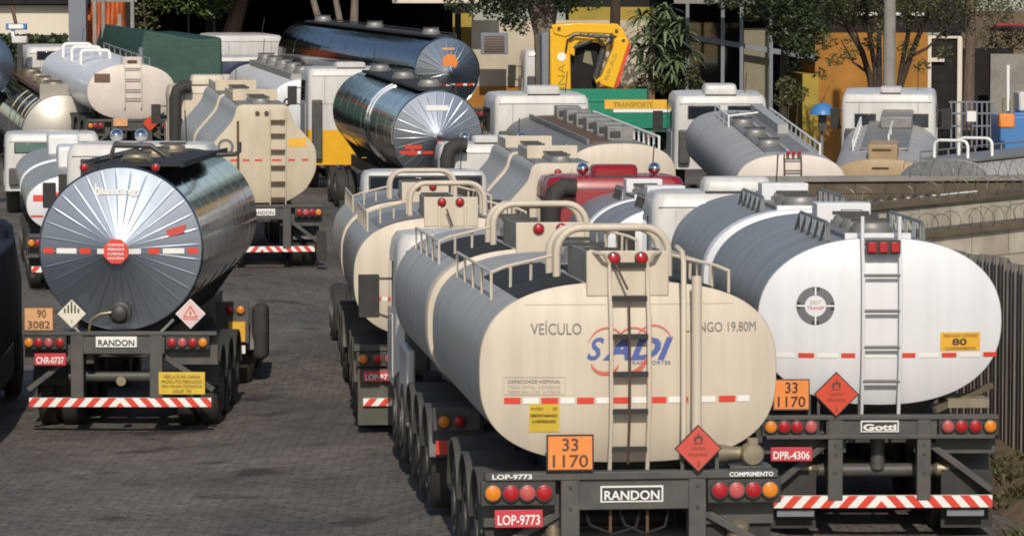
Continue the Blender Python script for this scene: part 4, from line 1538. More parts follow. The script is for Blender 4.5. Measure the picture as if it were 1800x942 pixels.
plate(t, -0.2, 0.2, T.zc + 0.68, T.zc + 0.75, T.hy(0, T.zc + 0.7, 0.1) - 0.02, 'paleorange', None, name='maker_plate')

# ------------------------------------------------------------------ tankers with a narrow crown (hexagonal ends)
HEX = [(0.0, 1.15), (0.57, 1.15), (0.63, 0.83), (1.17, 0.22), (1.18, -0.3), (0.95, -0.72), (0.5, -1.0), (0.0, -1.02)]
def hexpts(zc, k=1.0):
    return polysec([(x * k, zc + z) for x, z in HEX[1:-1]] , 0.16)
def hexgear(t, T, y0, m='cream', L=5.5):
    zt = T.top(0)
    mb = MB(m)
    mb.box(-0.5, 0.5, y0 + 2.3, y0 + 2.34, zt - 0.02, zt + 0.26)
    mb.box(-0.5, -0.46, y0 + 2.34, y0 + L - 0.5, zt - 0.02, zt + 0.2)
    mb.box(0.46, 0.5, y0 + 2.34, y0 + L - 0.5, zt - 0.02, zt + 0.2)
    o = mb.build('coaming', t, bevel=0.01)
    mb = MB('alutop')
    mb.box(-0.52, 0.52, y0 + 0.12, y0 + 2.29, zt - 0.03, zt + 0.012)
    mb.build('top_tray', t)
    for k in range(3):
        hatch(t, 0, y0 + 0.6 + 0.75 * k, zt + 0.01, 0.2, 0.1)
def hextruck(key, label, u_m, cabargs, cabkw, L=5.6, head='cream_dull', k=1.0, full=True):
    t = truck(key, label)
    LZ = 1.25
    zc = 2.45
    T = Tank(hexpts(zc, k), zc, 0.07, 4)
    sh, hd = shell(t, T, 0.1, L, u_m, head, lip=0.06)
    shell(t, T, L + 0.75, L, u_m, head, lip=0.22)
    hexgear(t, T, 0.1, head, L)
    hexgear(t, T, L + 0.75, head, L)
    chassis(t, 0.05, 2 * L + 1.5, z0=0.95, z1=1.25)
    saddles(t, T, 0.1, L, 4, z=1.25)
    wheels(t, [1.0, 2.25, 3.5], x=0.95)
    wheels(t, [L + 1.5, L + 2.75], x=0.95)
    for y in (1.0, 2.25, 3.5):
        for s in (-1, 1):
            mudguard(t, y, s, m='chassis')
    co, cp = cab(t, key, *cabargs, **cabkw)
    wheels(t, [cp[1] - 1.4], x=0.95)
    return t, T, hd, LZ
t, T, hd, LZ = hextruck('D', 'yellowish beige tank truck with narrow flat crown, brown ladder and striped bumper', 'alu', (372, 150, 64), dict(m='cream', deflector=(0.9, 0.28, -0.1), intake=True, w=2.4, win=False))
SD = Shift(T, 0.1)
HYD = lambda x, z: T.hy(x, z, 0.1)
rear_frame(t, LZ, [(-1.2, 'amber'), (-1.06, 'red'), (-0.92, 'redlight'), (-0.78, 'red'), (0.78, 'red'), (0.92, 'redlight'), (1.06, 'red'), (1.2, 'amber')],
           bump=(-1.2, 1.12, 0.38, 0.5, -0.1, 22), ups=((-0.62, -0.45), (0.42, 0.6)), upz=-0.8, xw=1.3)
plate(t, -0.3, 0.25, LZ - 0.07, LZ + 0.08, -0.11, 'whiteref', 'RANDON', 'greyprint', 'maker_plate', bold=0.02)
ladder(t, 0.15, 0.49, LZ + 0.12, 3.5, 0, [1.55, 1.9, 2.25, 2.6, 2.95, 3.25], 'cream_dull', 'brownblack', hy=HYD, rungh=0.05, rail=0.016)
mb = MB('rust')
mb.tube([(-0.55, HYD(-0.55, z) - 0.03, z) for z in (1.75, 2.3, 2.8, 3.25)], 0.03, 6)
mb.build('dipstick_tube', t)
mb = MB()
ring_badge(SD, -0.82, LZ + 1.43, 0.12, 0.18, 0.006, mb.m('badgegrey'))
mb.build('emblem', hd, smooth=0)
strip(SD, hd, LZ + 1.14, 0.045, [(-0.72, -0.57), (-0.45, -0.3), (-0.18, -0.02), (0.2, 0.4), (0.55, 0.7), (0.86, 1.0)], -0.8, 1.05, whites=False)
patch(SD, 0.56, 0.95, LZ + 1.43, LZ + 1.62, 0.006, None, 'orangeyellow').build('notice', hd, fix=False)
diamond(t, -0.45, LZ + 0.42, 0.2, -0.1, 'redref', 'redref', 'none')
for x in (-0.12, 0.08):
    mb = MB('brownblack')
    mb.lathe((x, HYD(x, 3.42) - 0.01, 3.42), 'y', [(0.02, 0.05), (-0.03, 0.05), (-0.035, 0.01)], 12)
    mb.build('top_lamp', t)
mb = MB('rubber')
mb.box(1.14, 1.36, -0.3, -0.26, 0.2, 0.85)
mb.build('mudflap', t, bevel=0.02)
t, T, hd, LZ = hextruck('M', 'cream tank truck with narrow flat crown right behind the red cab', 'alu', (862, 252, 78), dict(deflector=(0.85, 0.17, 0.05), intake=True, win=False, horns=True, w=2.35), L=5.1, head='cream', k=1.03)
rear_frame(t, LZ, [(-1.2, 'amber'), (-1.06, 'red'), (1.06, 'red'), (1.2, 'amber')], bump=(-1.2, 1.2, 0.38, 0.5, -0.1, 22))
lamp(t, -0.1, 3.43, T.hy(-0.1, 3.43, 0.1) - 0.03, 0.06, 'red')
ladder(t, 0.15, 0.49, LZ + 0.12, 3.5, 0, [1.55, 1.9, 2.25, 2.6, 2.95, 3.25], 'cream', 'brownblack', hy=lambda x, z: T.hy(x, z, 0.1), rungh=0.05, rail=0.016)

# ------------------------------------------------------------------ second beige double tanker, left of the front one
t = truck('G', 'cream double tank truck with dusty olive tail, left of the nearest cream truck')
LZ = 1.0
TG = Tank(superell(1.29, 0.8, 2.7, 2.03), 2.03, 0.13, 3.0)
sh, hd = shell(t, TG, 0.12, 6.0, 'olive', 'cream', lip=0.05)
shell(t, TG, 6.95, 5.6, 'olive', 'cream', lip=0.35)
box_gear(t, TG, 0.06, LZ, dark='alutop')
box_gear(t, TG, 6.9, LZ, dark='alutop')
chassis(t, 0.05, 13.3, m='olivechassis')
saddles(t, TG, 0.12, 6.0)
rear_frame(t, LZ, [(-1.18, 'amber'), (-1.0, 'red'), (-0.83, 'redlight'), (-0.68, 'red'), (0.68, 'red'), (0.83, 'redlight'), (1.0, 'red'), (1.18, 'amber')], lr=0.06, m='olivechassis', ups=((-0.6, -0.44), (0.44, 0.6)), xw=1.3, braces=False, upz=-0.55)
mb = MB('olivechassis')
mb.box(-1.25, 1.25, -0.05, 0.02, 0.12, 0.86)
mb.build('tail_plate', t, bevel=0.01)
chevrons(t, -1.18, -0.4, 0.38, 0.48, -0.1, 8, 'marker_board', one=1)
chevrons(t, 0.4, 1.18, 0.38, 0.48, -0.1, 8, 'marker_board', one=-1)
plate(t, -1.18, -0.75, 0.7, 0.84, -0.13, 'plate', 'LOP-9772', bold=0.02)
diamond(t, 0.56, 1.36, 0.2, -0.16, 'redplate')
ladder(t, -0.17, 0.17, 1.16, 2.98, 0, [2.68, 2.35, 2.02, 1.7, 1.37], 'cream', 'brownblack', hy=lambda x, z: TG.hy(x, z, 0.12), rungh=0.04, rail=0.018)
mb = MB('brownblack')  # short dark shadow line repeated here as a thin tube
mb.tube([(-0.08, -0.04, 2.95), (0.0, -0.06, 2.72)], 0.012, 6)
mb.build('shadow_line', t)
SG = Shift(TG, 0.12)
strip(SG, hd, 1.77, 0.052, [(-1.08, -0.94), (-0.765, -0.62), (-0.46, -0.315)], -1.08, -0.2)
wheels(t, [0.95, 2.2, 3.45], x=0.95)
wheels(t, [7.6, 8.85, 10.1], x=0.95)
for y in (0.95, 2.2, 3.45, 7.6, 8.85, 10.1):
    for s in (-1, 1):
        mudguard(t, y, s, m='olivechassis')
co, cp = cab(t, 'G', 748, 300, 97, intake=False, win=True, wx=((-1.0, 1.0),), winm='glass', winz=(0.12, 0.75), w=2.3)
wheels(t, [cp[1] - 1.4, cp[1] - 0.2], x=0.95)

# ------------------------------------------------------------------ grey double tanker with red cab
t = truck('J', 'dark grey tank truck with white band and red cab')
LZ = 1.25
TJ = Tank(superell(1.28, 0.88, 2.3, 2.36), 2.36, 0.13, 3.0)
shell(t, TJ, 0.1, 2.9, 'aludark', 'white', lip=0.05)
shell(t, TJ, 3.3, 3.0, 'aludark', 'white', lip=0.3)
panel_gear(t, TJ, 0.1, yp=1.9, y1=1.6, sign=True)
panel_gear(t, TJ, 3.3, yp=1.7, y1=1.6, sign=False)
chassis(t, 0.05, 7.0, z0=0.95, z1=1.25)
saddles(t, TJ, 0.1, 6.2, 4, z=1.25)
wheels(t, [0.9, 2.15, 5.2], x=0.95)
rear_frame(t, LZ, [(-1.2, 'amber'), (-1.06, 'red'), (1.06, 'red'), (1.2, 'amber')], bump=(-1.2, 1.2, 0.38, 0.5, -0.1, 22))
co, cp = cab(t, 'J', 1083, 310, 98, m='redcab', w=2.55, L=2.1, ih=0.16, ix=0.1, horns=True, win=False, deflector=(0.82, 0.2, 0.0, 'redcab'))

# ------------------------------------------------------------------ grey tankers at the right rear
def greytank(key, label, cabargs, cabkw, head='pinkwhite', L=9.5, body='alu', a=1.22, b=0.74, zc=2.04, nlad=True, railm='alutop', box=None, n=2.6, ladm='brownblack'):
    t = truck(key, label)
    LZ = PLACE[key][3]
    T = Tank(superell(a, b, n, zc), zc, 0.12, 3)
    S = Shift(T, 0.1)
    sh, hd = shell(t, T, 0.1, L, body, head, lip=0.08)
    chassis(t, 0.05, L + 2)
    saddles(t, T, 0.1, L, 4)
    rear_frame(t, LZ, [(-1.2, 'amber'), (-1.06, 'red'), (-0.9, 'red'), (0.9, 'red'), (1.06, 'red'), (1.2, 'amber')], bump=(-1.2, 1.2, 0.36, 0.48, -0.1, 20))
    wheels(t, [1.0, 2.25, 3.5, L - 0.5], x=0.95)
    for y in (1.0, 2.25, 3.5):
        for s in (-1, 1):
            mudguard(t, y, s, m='chassis')
    if nlad:
        ladder(t, -0.17, 0.2, LZ + 0.15, T.top(0) + 0.02, 0, [1.4, 1.75, 2.1, 2.45, 2.7], ladm, ladm, hy=lambda x, z: T.hy(x, z, 0.1), rail=0.016)
    cab(t, key, *cabargs, **cabkw)
    return t, T, hd, S
t, T, hd, S = greytank('H', 'grey tank truck with pale pinkish end and brown ladder, behind the brown wall', (1268, 168, 67), dict(deflector=(0.85, 0.27, 0.0), intake=False, wx=((-0.85, -0.05), (0.2, 1.0)), winz=(0.3, 0.6)), L=10)
zt = T.top(0)
mb = MB('alutop')
mb.box(-0.5, 0.5, 0.6, 9.4, zt - 0.03, zt + 0.01)
mb.m('alu')
mb.box(-0.05, 0.02, 0.6, 9.4, zt + 0.01, zt + 0.06)
mb.box(0.3, 0.55, 4.5, 9.4, zt + 0.01, zt + 0.22)
mb.build('top_tray', t)
railing(t, [(0.75, 0.9, zt + 0.14), (0.75, 9.2, zt + 0.14)], 0.2, 0.022, 'whiteprint', every=0.75, zfun=lambda x: T.top(x))
railing(t, [(-0.6, 6.5, zt + 0.22), (-0.6, 9.2, zt + 0.22)], 0.2, 0.02, 'whiteprint', every=0.9, zfun=lambda x: T.top(x))
mb = MB('whiteprint')
mb.tube([(-0.6, 6.5, zt + 0.22), (0.1, 6.5, zt + 0.3)], 0.02, 6)
mb.build('cross_rail', t)
for k in range(3):
    hatch(t, -0.25, 2.0 + 2.3 * k, zt + 0.01, 0.24, 0.12)
for k in range(3):
    mb = MB('red')
    mb.box(-0.12 + k * 0.12, -0.05 + k * 0.12, -0.05, 0.1, zt + 0.02, zt + 0.09)
    mb.build('top_lamp', t)
t, T, hd, S = greytank('I', 'grey tank truck with tan end and tan top box, below the concrete utility pole', (1562, 165, 68), dict(deflector=(0.55, 0.14, 0.05), intake=False, wx=((-0.85, -0.35), (-0.1, 0.3), (0.6, 1.0)), winz=(0.55, 0.85), w=2.45), head='tan', L=9.0, nlad=False)
zt = T.top(0)
mb = MB('tan')
mb.box(-0.3, 0.4, 0.1, 1.1, zt - 0.05, zt + 0.34)
mb.build('hatch_box', t, bevel=0.03)
mb = MB('brownblack')
mb.box(-0.2, 0.25, 0.085, 0.12, zt + 0.2, zt + 0.25)
mb.build('handle', t)
mb = MB('brownblack')
mb.box(-0.2, 0.2, 0.0, 0.05, zt - 0.22, zt - 0.18)
mb.build('handle', t)
railing(t, [(-0.75, 2.5, zt + 0.16), (-0.75, 7.5, zt + 0.16)], 0.2, 0.025, 'whiteprint', every=0.9, zfun=lambda x: T.top(x))
railing(t, [(0.1, 3.0, zt + 0.22), (0.1, 8.4, zt + 0.22)], 0.2, 0.025, 'whiteprint', every=1.8, zfun=lambda x: T.top(x))
mb = MB('alutop')
mb.box(-0.55, 0.6, 2.0, 8.6, zt - 0.03, zt + 0.05)
mb.box(-0.2, 0.6, 6.0, 8.6, zt + 0.05, zt + 0.35)
mb.build('top_tray', t, bevel=0.03)
# tank of another truck, angled, running out of view at the right
t = truck('K', 'grey tank truck with two white hoops, angled behind the wall at the right edge')
TK = Tank(superell(1.22, 0.85, 2.6, 2.05), 2.05, 0.12, 3)
shell(t, TK, 0.1, 9.0, 'alu', 'alutop', lip=0.08)
chassis(t, 0.05, 10)
saddles(t, TK, 0.1, 9.0, 4)
wheels(t, [1.0, 2.25, 7.5], x=0.95)
zt = TK.top(0)
for yy in (0.45, 1.6):
    h = MB('whiteprint')
    arch(h, -0.42, 0.42, zt - 0.05, zt + 0.42, yy, 0.035, 0.15)
    h.build('hoop', t, smooth=60)
mb = MB('alutop')
mb.box(-0.7, 0.7, 0.4, 8.6, zt - 0.03, zt + 0.03)
mb.build('top_tray', t)
railing(t, [(-0.85, 0.6, zt + 0.14), (-0.85, 8.4, zt + 0.14)], 0.2, 0.02, 'alutop', every=1.2, zfun=lambda x: TK.top(x))
t, T, hd, S = greytank('L', 'cream tank truck with a row of grey box hatches along its top', (954, 167, 70), dict(deflector=(0.85, 0.21, 0.05), intake=False, wx=((-0.35, 0.1),), winz=(0.6, 0.95), w=2.45), head='cream', body='alutop', a=1.26, b=0.78, zc=2.1, L=8.8, nlad=False)
zt = T.top(0)
mb = MB('rust')
mb.box(-0.62, -0.1, 0.7, 8.4, zt - 0.03, zt + 0.012)
mb.m('alutop')
mb.box(-0.68, -0.62, 0.7, 8.4, zt - 0.05, zt + 0.06)
mb.build('top_tray', t)
for k in range(6):
    mb = MB('alutop')
    y = 1.2 + k * 1.3
    mb.box(-0.1, 0.5, y, y + 0.45, zt - 0.05, zt + 0.3)
    mb.m('chassis')
    mb.box(-0.05, 0.2, y - 0.012, y + 0.02, zt + 0.04, zt + 0.2)
    mb.build('hatch', t, bevel=0.04)
railing(t, [(0.95, 0.5, zt + 0.12), (0.95, 8.4, zt + 0.12)], 0.2, 0.028, 'whiteprint', every=0.55, zfun=lambda x: T.top(x))

# ------------------------------------------------------------------ tankers at the left rear
t, T, hd, S = greytank('O', 'dusty white tank truck with ladder and dark plate before the green tarpaulin', (112, 82, 54), dict(intake=False, wx=((-0.85, 0.85),), winz=(0.18, 0.42)), L=9.5, body='white', a=1.25, b=0.78, zc=1.93, n=2.3, nlad=False)
zt = T.top(0)
ladder(t, -0.22, 0.25, 1.5, zt + 0.2, 0, [1.75, 2.0, 2.3, 2.6], 'pinkwhite', 'greyprint', hy=lambda x, z: T.hy(x, z, 0.1), rail=0.02)
mb = MB('pinkwhite')
mb.box(-0.24, 0.3, 0.1, 0.5, zt - 0.05, zt + 0.2)
mb.m('brownblack')
mb.box(-0.12, 0.16, 0.085, 0.12, zt + 0.03, zt + 0.12)
mb.build('hatch_box', t)
patch(S, -1.06, -0.62, T.zc + 0.27, T.zc + 0.52, 0.006, None, 'rust').build('notice', hd, fix=False)
plate(t, -0.55, -0.15, 0.98, 1.2, -0.14, 'paleorange', None, name='hazard_plate')
diamond(t, 0.5, 1.05, 0.22, -0.14, 'redbright', 'redbright', 'none')
for yy in (3.4, 5.2, 7.0):
    h = MB('whiteprint')
    arch(h, -0.95, -0.1, zt - 0.2, zt + 0.22, yy, 0.05, 0.12)
    h.build('hoop', t)
railing(t, [(0.6, 0.6, zt + 0.14), (0.6, 9, zt + 0.14)], 0.2, 0.02, 'alutop', every=1.0, zfun=lambda x: T.top(x))
t = truck('Q', 'dull steel round tank truck with brown walkway, above the white cab at the left')
TQ = Tank(superell(1.15, 1.15, 2, 2.35, 72), 2.35, 0.3, 2)
sh, hd = shell(t, TQ, 0.1, 11, 'mirror', 'olive', lip=0.1, bands=((0.6, 0.08), (1.6, 0.08), (3.2, 0.08), (5, 0.08)), bandmat='chrome')
chassis(t, 0.05, 12)
saddles(t, TQ, 0.1, 11, 5)
wheels(t, [1, 2.25, 3.5, 10], x=0.95)
zt = TQ.top(0)
mb = MB('olive')
mb.box(-0.6, 0.6, 0.5, 0.6, zt - 0.15, zt + 0.3)
mb.m('rust')
mb.box(-0.55, 0.55, 0.6, 10.4, zt - 0.02, zt + 0.1)
mb.build('walkway', t)
for k in range(4):
    hatch(t, -0.1, 1.6 + 2.4 * k, zt + 0.1, 0.3, 0.2, 'brass')
mb = MB('chassis')
for s in (0.0, 0.16):
    mb.tube([(0.75 + s, 8.5, zt + 0.25), (0.8 + s, 0.3, zt + 0.15), (0.85 + s, -0.3, zt - 0.25)], 0.04, 6)
mb.build('handrail', t)
mb = MB('alutop')
mb.tube([(0.8, -0.1, zt - 0.1), (0.8, -0.15, zt - 1.3)], 0.03, 6)
mb.tube([(0.8, -0.1, zt - 0.3), (1.15, -0.15, zt - 1.1)], 0.03, 6)
mb.build('ladder', t)
t = truck('P', 'blue tinted polished tank truck cut by the left picture edge')
TP = Tank(superell(1.02, 1.02, 2, 1.9, 64), 1.9, 0.3, 2)
shell(t, TP, 0.1, 7, 'mirror', 'mirrorhead', lip=0.1)
chassis(t, 0.05, 8)
saddles(t, TP, 0.1, 7, 4)
wheels(t, [1, 2.25, 6], x=0.95)
t = truck('R', 'small grey tank truck with white end and red marks, left of the polished dish')
LZ = 1.0
TR = Tank(superell(1.28, 0.62, 2.3, 1.75), 1.75, 0.12, 3)
SR = Shift(TR, 0.1)
sh, hd = shell(t, TR, 0.1, 5.2, 'olive', 'white', lip=0.06)
shell(t, TR, 5.9, 5.2, 'olive', 'white', lip=0.3)
chassis(t, 0.05, 12)
saddles(t, TR, 0.1, 5.2, 4)
rear_frame(t, LZ, [(-1.2, 'amber'), (-1.06, 'red'), (-0.9, 'red'), (0.9, 'red'), (1.2, 'amber')], bump=(-1.2, 1.2, 0.4, 0.52, -0.1, 20))
for (a, b, c, d) in ((-1.15, -0.95, 1.82, 1.95), (-0.72, -0.5, 1.85, 2.0), (-1.2, -0.95, 1.5, 1.54)):
    patch(SR, a, b, c, d, 0.006, None, 'redref').build('sticker', hd, fix=False)
zt = TR.top(0)
for i, (xa, ya, hh) in enumerate(((-0.55, 3.0, 0.4), (-0.6, 8.2, 0.4))):
    mb = MB('white')
    mb.box(xa, xa + 0.7, ya, ya + 1.2, zt - 0.1, zt + hh)
    mb.build('hatch_box', t, bevel=0.08, seg=3)
for k in range(3):
    hatch(t, 0.3, 0.8 + k, zt, 0.22, 0.15, 'chrome')
wheels(t, [0.9, 2.15, 3.4, 7, 8.3], x=0.95)
for y in (0.9, 2.15, 3.4):
    mudguard(t, y, -1, m='chassis')
mb = MB('black')
mb.box(-0.98, -0.72, -0.9, -0.75, 1.75, 2.25)
mb.m('chassis')
mb.tube([(-0.85, -0.8, 1.8), (-0.85, -0.4, 1.5), (-0.85, 0.0, 1.2)], 0.03, 6)
mb.build('mirror', t, bevel=0.05)
cab(t, 'R', 92, 234, 68, dict and 'cabwhite', intake=False, wx=((-0.95, -0.15),), winm='greenglass', winz=(0.28, 0.5), w=2.45)
t, T, hd, S = greytank('T', 'white ended tank truck with grey hatch tray, left of the yellow and white cab', (430, 100, 53), dict(intake=False, wx=((-0.75, 0.5),), winm='blueglass', winz=(0.18, 0.55), w=2.5), head='white', body='white', a=1.2, b=0.78, zc=2.25, L=9.8, nlad=False)
zt = T.top(0)
mb = MB('olive')
mb.box(-0.55, 0.3, 0.6, 9.4, zt - 0.02, zt + 0.14)
mb.build('top_tray', t)
for k in range(5):
    hatch(t, -0.1, 1.0 + 1.9 * k, zt + 0.14, 0.28, 0.2, 'alutop')
mb = MB()
ring_badge(S, -0.75, T.zc + 0.1, 0.06, 0.12, 0.006, mb.m('black'))
mb.build('emblem', hd, smooth=0)

# dark truck at the left edge
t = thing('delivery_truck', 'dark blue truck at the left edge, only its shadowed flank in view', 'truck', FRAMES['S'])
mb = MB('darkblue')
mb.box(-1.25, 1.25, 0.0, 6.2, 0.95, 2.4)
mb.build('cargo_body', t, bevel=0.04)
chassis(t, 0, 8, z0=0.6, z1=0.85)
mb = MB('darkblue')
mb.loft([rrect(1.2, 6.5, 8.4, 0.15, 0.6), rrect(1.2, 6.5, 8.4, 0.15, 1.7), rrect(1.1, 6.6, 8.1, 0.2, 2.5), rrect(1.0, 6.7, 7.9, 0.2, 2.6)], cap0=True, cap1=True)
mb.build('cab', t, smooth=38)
wheels(t, [1.2, 2.5, 7.5], x=0.95)
for s in (-1, 1):
    mb = MB('chassis')
    mb.box(s * 1.1, s * 1.2, 2.9, 6.4, 0.45, 0.9)
    mb.build('side_guard', t, bevel=0.02)
for x in (-1.05, 1.05):
    lamp(t, x, 1.05, -0.03, 0.06, 'red')

# ------------------------------------------------------------------ crane truck
K = FRAMES['X']
t = thing('crane_truck', 'green flatbed truck carrying a folded yellow crane behind its cab', 'crane truck', K)
def LX(u, v, s):
    return local('X', u, v, s)
SX = 58.0
def xz(u, v, y=6.0):
    """local x, z of a pixel on the plane y of the crane truck"""
    a = LX(u, v, 62)
    b = LX(u, v, 52)
    k = (y - a.y) / (b.y - a.y)
    p = a.lerp(b, k)
    return p.x, p.z
mb = MB('greenpaint')
x0, z1 = xz(1078, 197, 0)
x1, z0 = xz(1172, 226, 0)
mb.box(x0, x1, 0, 0.08, z0, z1)
mb.m('whiteprint').box(x0, x1, -0.01, 0.02, z1 - 0.02, z1 + 0.07)
mb.m('orangeyellow').box(x0 - 0.25, x1, 0.0, 0.06, z1 + 0.075, z1 + 0.34)
o = mb.build('tailgate', t, bevel=0.01)
lettering('TRANSPORTE', x0, x1 - 0.4, z1 + 0.13, z1 + 0.28, -0.008, o, 'wallmustard', bold=0.03)
mb = MB('greenpaint')
a0, c1 = xz(975, 157, 5.2)
a1, c0 = xz(1137, 182, 5.2)
mb.box(a0, a1, 5.2, 5.3, c0 - 1.0, c1)
mb.box(a0, a1, 5.17, 5.2, c0 + 0.05, c0 + 0.12)
mb.build('headboard', t, bevel=0.01)
mb = MB('greenpaint')
mb.box(-1.25, 1.25, 0.08, 5.2, z0 - 0.1, z0 + 0.08)
mb.box(-1.25, -1.18, 0.08, 5.2, z0, z1 - 0.1)
mb.box(1.18, 1.25, 0.08, 5.2, z0, z1 - 0.1)
mb.build('flatbed', t)
chassis(t, 0.1, 8.6)
wheels(t, [1.2, 2.4], x=0.95)
YC = 5.9
def poly(pts, y0, y1, m, name, parent, bevel=0.04):
    mb = MB(m)
    mb.prism([xz(u, v, YC) for u, v in pts], y0, y1)
    return mb.build(name, parent, bevel=bevel)
cr = poly([(966, 160), (966, 52), (984, 46), (1001, 60), (1003, 160)], YC - 0.16, YC + 0.2, 'cranegold', 'crane', t)
poly([(972, 60), (968, 44), (1010, 40), (1084, 42), (1096, 54), (1102, 70), (1082, 74), (1076, 60), (1010, 58), (992, 66)], YC - 0.2, YC + 0.14, 'cranegold', 'main_boom', cr)
poly([(1078, 66), (1102, 66), (1104, 74), (1078, 156), (1048, 148), (1044, 142), (1056, 134), (1076, 84)], YC - 0.24, YC + 0.1, 'cranegold', 'outer_boom', cr)
poly([(1000, 95), (1000, 76), (1012, 64), (1060, 66), (1074, 82), (1066, 90), (1052, 76), (1018, 74), (1010, 81), (1010, 100)], YC - 0.1, YC + 0.12, 'cranegold', 'link_arm', cr)
poly([(1103, 68), (1107, 80), (1086, 150), (1079, 156), (1100, 80)], YC - 0.2, YC + 0.16, 'redref', 'boom_edge', cr, 0)
mb = MB('chassis')
for (a, b, rr) in (((1002, 74), (1008, 68), 0.04), ((1006, 84), (1050, 68), 0.085), ((1062, 82), (1046, 138), 0.1)):
    xa, za = xz(*a, YC)
    xb, zb_ = xz(*b, YC)
    mb.tube([(xa, YC - 0.02, za), (xb, YC - 0.02, zb_)], rr, 10)
mb.build('cylinder', cr, smooth=60)
mb = MB('chassis')
pts = [(993, 90), (996, 70), (1010, 62), (1050, 66), (1082, 64)]
mb.tube([(xz(*q, YC)[0], YC - 0.24, xz(*q, YC)[1]) for q in pts], 0.035, 6)
pts = [(1050, 68), (1062, 80), (1074, 70)]
mb.tube([(xz(*q, YC)[0], YC - 0.24, xz(*q, YC)[1]) for q in pts], 0.05, 6)
mb.build('hose', cr, smooth=60)
poly([(1004, 160), (1004, 84), (1010, 76), (1046, 72), (1064, 82), (1056, 110), (1046, 136), (1052, 160)], YC + 0.25, YC + 0.5, 'darkwall', 'control_block', cr)
poly([(1026, 110), (1030, 88), (1040, 92), (1044, 116)], YC + 0.22, YC + 0.245, 'paleboard', 'valve_bank', cr, 0)
poly([(952, 160), (952, 60), (965, 56), (965, 160)], YC - 0.05, YC + 0.5, 'greysteel', 'crane_post', cr)
for (u, v) in ((981, 50), (1082, 54), (1094, 71), (1051, 145)):
    x, z = xz(u, v, YC)
    mb = MB('brownblack')
    mb.lathe((x, YC - 0.24, z), 'y', [(0.02, 0.05), (-0.02, 0.05), (-0.025, 0.01)], 12)
    mb.build('pivot_pin', cr)
x, z = xz(986, 100, YC)
mb = MB('whiteprint')
mb.lathe((x, YC - 0.17, z), 'y', [(0.01, 0.13), (-0.004, 0.13), (-0.006, 0.01)], 20)
mb.build('sticker', cr)
for tx, (u0, v0), (u1, v1) in (('INA', (976, 156), (996, 112)),):
    xa, za = xz(u0, v0, YC)
    xb, zb_ = xz(u1, v1, YC)
    o = lettering(tx, 0, zb_ - za, 0.06, xb - xa - 0.06, YC - 0.166, cr, 'wallmustard')
    for v in o.data.vertices:         # runs upwards along the column
        X, Z = v.co.x, v.co.z
        v.co.x, v.co.z = xb - Z, za + X
xa, za = xz(1062, 140, YC)
xb, zb_ = xz(1076, 94, YC)
o = lettering('BRAS', 0, zb_ - za, 0.03, 0.16, YC - 0.246, cr, 'wallmustard')
for v in o.data.vertices:
    X, Z = v.co.x, v.co.z
    v.co.x, v.co.z = xa + X * 0.36 - Z + 0.12, za + X
co, cp = cab(t, 'X', 985, 88, 51, m='cabwhite', intake=False, L=1.9, win=False, w=2.5)
mb = MB('amber')
mb.lathe((cp[0] - 0.75, cp[1] + 0.8, cp[2]), 'z', [(0, 0.08), (0.14, 0.08), (0.2, 0.03)], 12)
mb.build('beacon', t)

# ------------------------------------------------------------------ walls, fence and verge at the right
def tag1(o, label, cat, group=None):
    return tag(o, label, cat, group)
def line_wall(name, label, a, b, h_lo, thick, m, coping=None, cat='wall', top_m=None):
    """upright wall between two top points a and b (world), going down to h_lo below the top"""
    A, B = Vector(a), Vector(b)
    d = Vector((B.x - A.x, B.y - A.y, 0))
    L = d.length
    ang = math.atan2(d.y, d.x)
    e = thing(name, label, cat, Matrix.Translation((A.x, A.y, 0)) @ Matrix.Rotation(ang, 4, 'Z'))
    mb = MB(m)
    vs = [(0, 0, A.z - h_lo), (L, 0, B.z - h_lo), (L, 0, B.z), (0, 0, A.z), (0, thick, A.z - h_lo), (L, thick, B.z - h_lo), (L, thick, B.z), (0, thick, A.z)]
    mb.add(vs, [(0, 1, 2, 3), (5, 4, 7, 6), (3, 2, 6, 7), (1, 5, 6, 2), (4, 0, 3, 7), (0, 4, 5, 1)])
    mb.build('wall', e, smooth=0)
    if coping:
        q = MB(coping)
        c = 0.1
        q.beam((-0.02, thick / 2, A.z + 0.05), (L + 0.02, thick / 2, B.z + 0.05), thick + 0.14, c)
        q.build('coping', e, smooth=0)
    return e, L, A.z, B.z
# weathered corrugated fence running away on the right
A, B = P(1650, 436, 128), P(2125, 514, 175)
fe, FL, fa, fb = line_wall('corrugated_fence', 'weathered grey corrugated sheet fence beside the white tank truck', (A.x, A.y, A.z), (B.x, B.y, B.z), 4.5, 0.05, 'concrete', cat='fence')
for c in list(fe.children):
    bpy.data.objects.remove(c)
mb = MB('fenceboard')
vs, fs = [], []
n = int(FL / 0.045)
rr_ = random.Random(3)
jit = 0
for i in range(n + 1):
    x = FL * i / n
    if i % 18 == 0:
        jit = rr_.uniform(-0.05, 0.05)
    y = 0.035 * math.sin(x * 2 * math.pi / 0.2)
    zt = fa + (fb - fa) * x / FL + jit
    vs += [(x, y, zt - 4.6), (x, y, zt), (x, y + 0.02, zt), (x, y + 0.02, zt - 4.6)]
for i in range(n):
    a = i * 4
    fs += [(a, a + 4, a + 5, a + 1), (a + 1, a + 5, a + 6, a + 2), (a + 3, a + 2, a + 6, a + 7)]
mb.add(vs, fs)
mb.build('sheet', fe, smooth=60)
for i in range(5):
    x = FL * (i + 0.3) / 5
    mb = MB('barkdark')
    mb.box(x, x + 0.12, 0.06, 0.18, fa + (fb - fa) * x / FL - 4.6, fa + (fb - fa) * x / FL - 0.15)
    mb.build('post', fe)
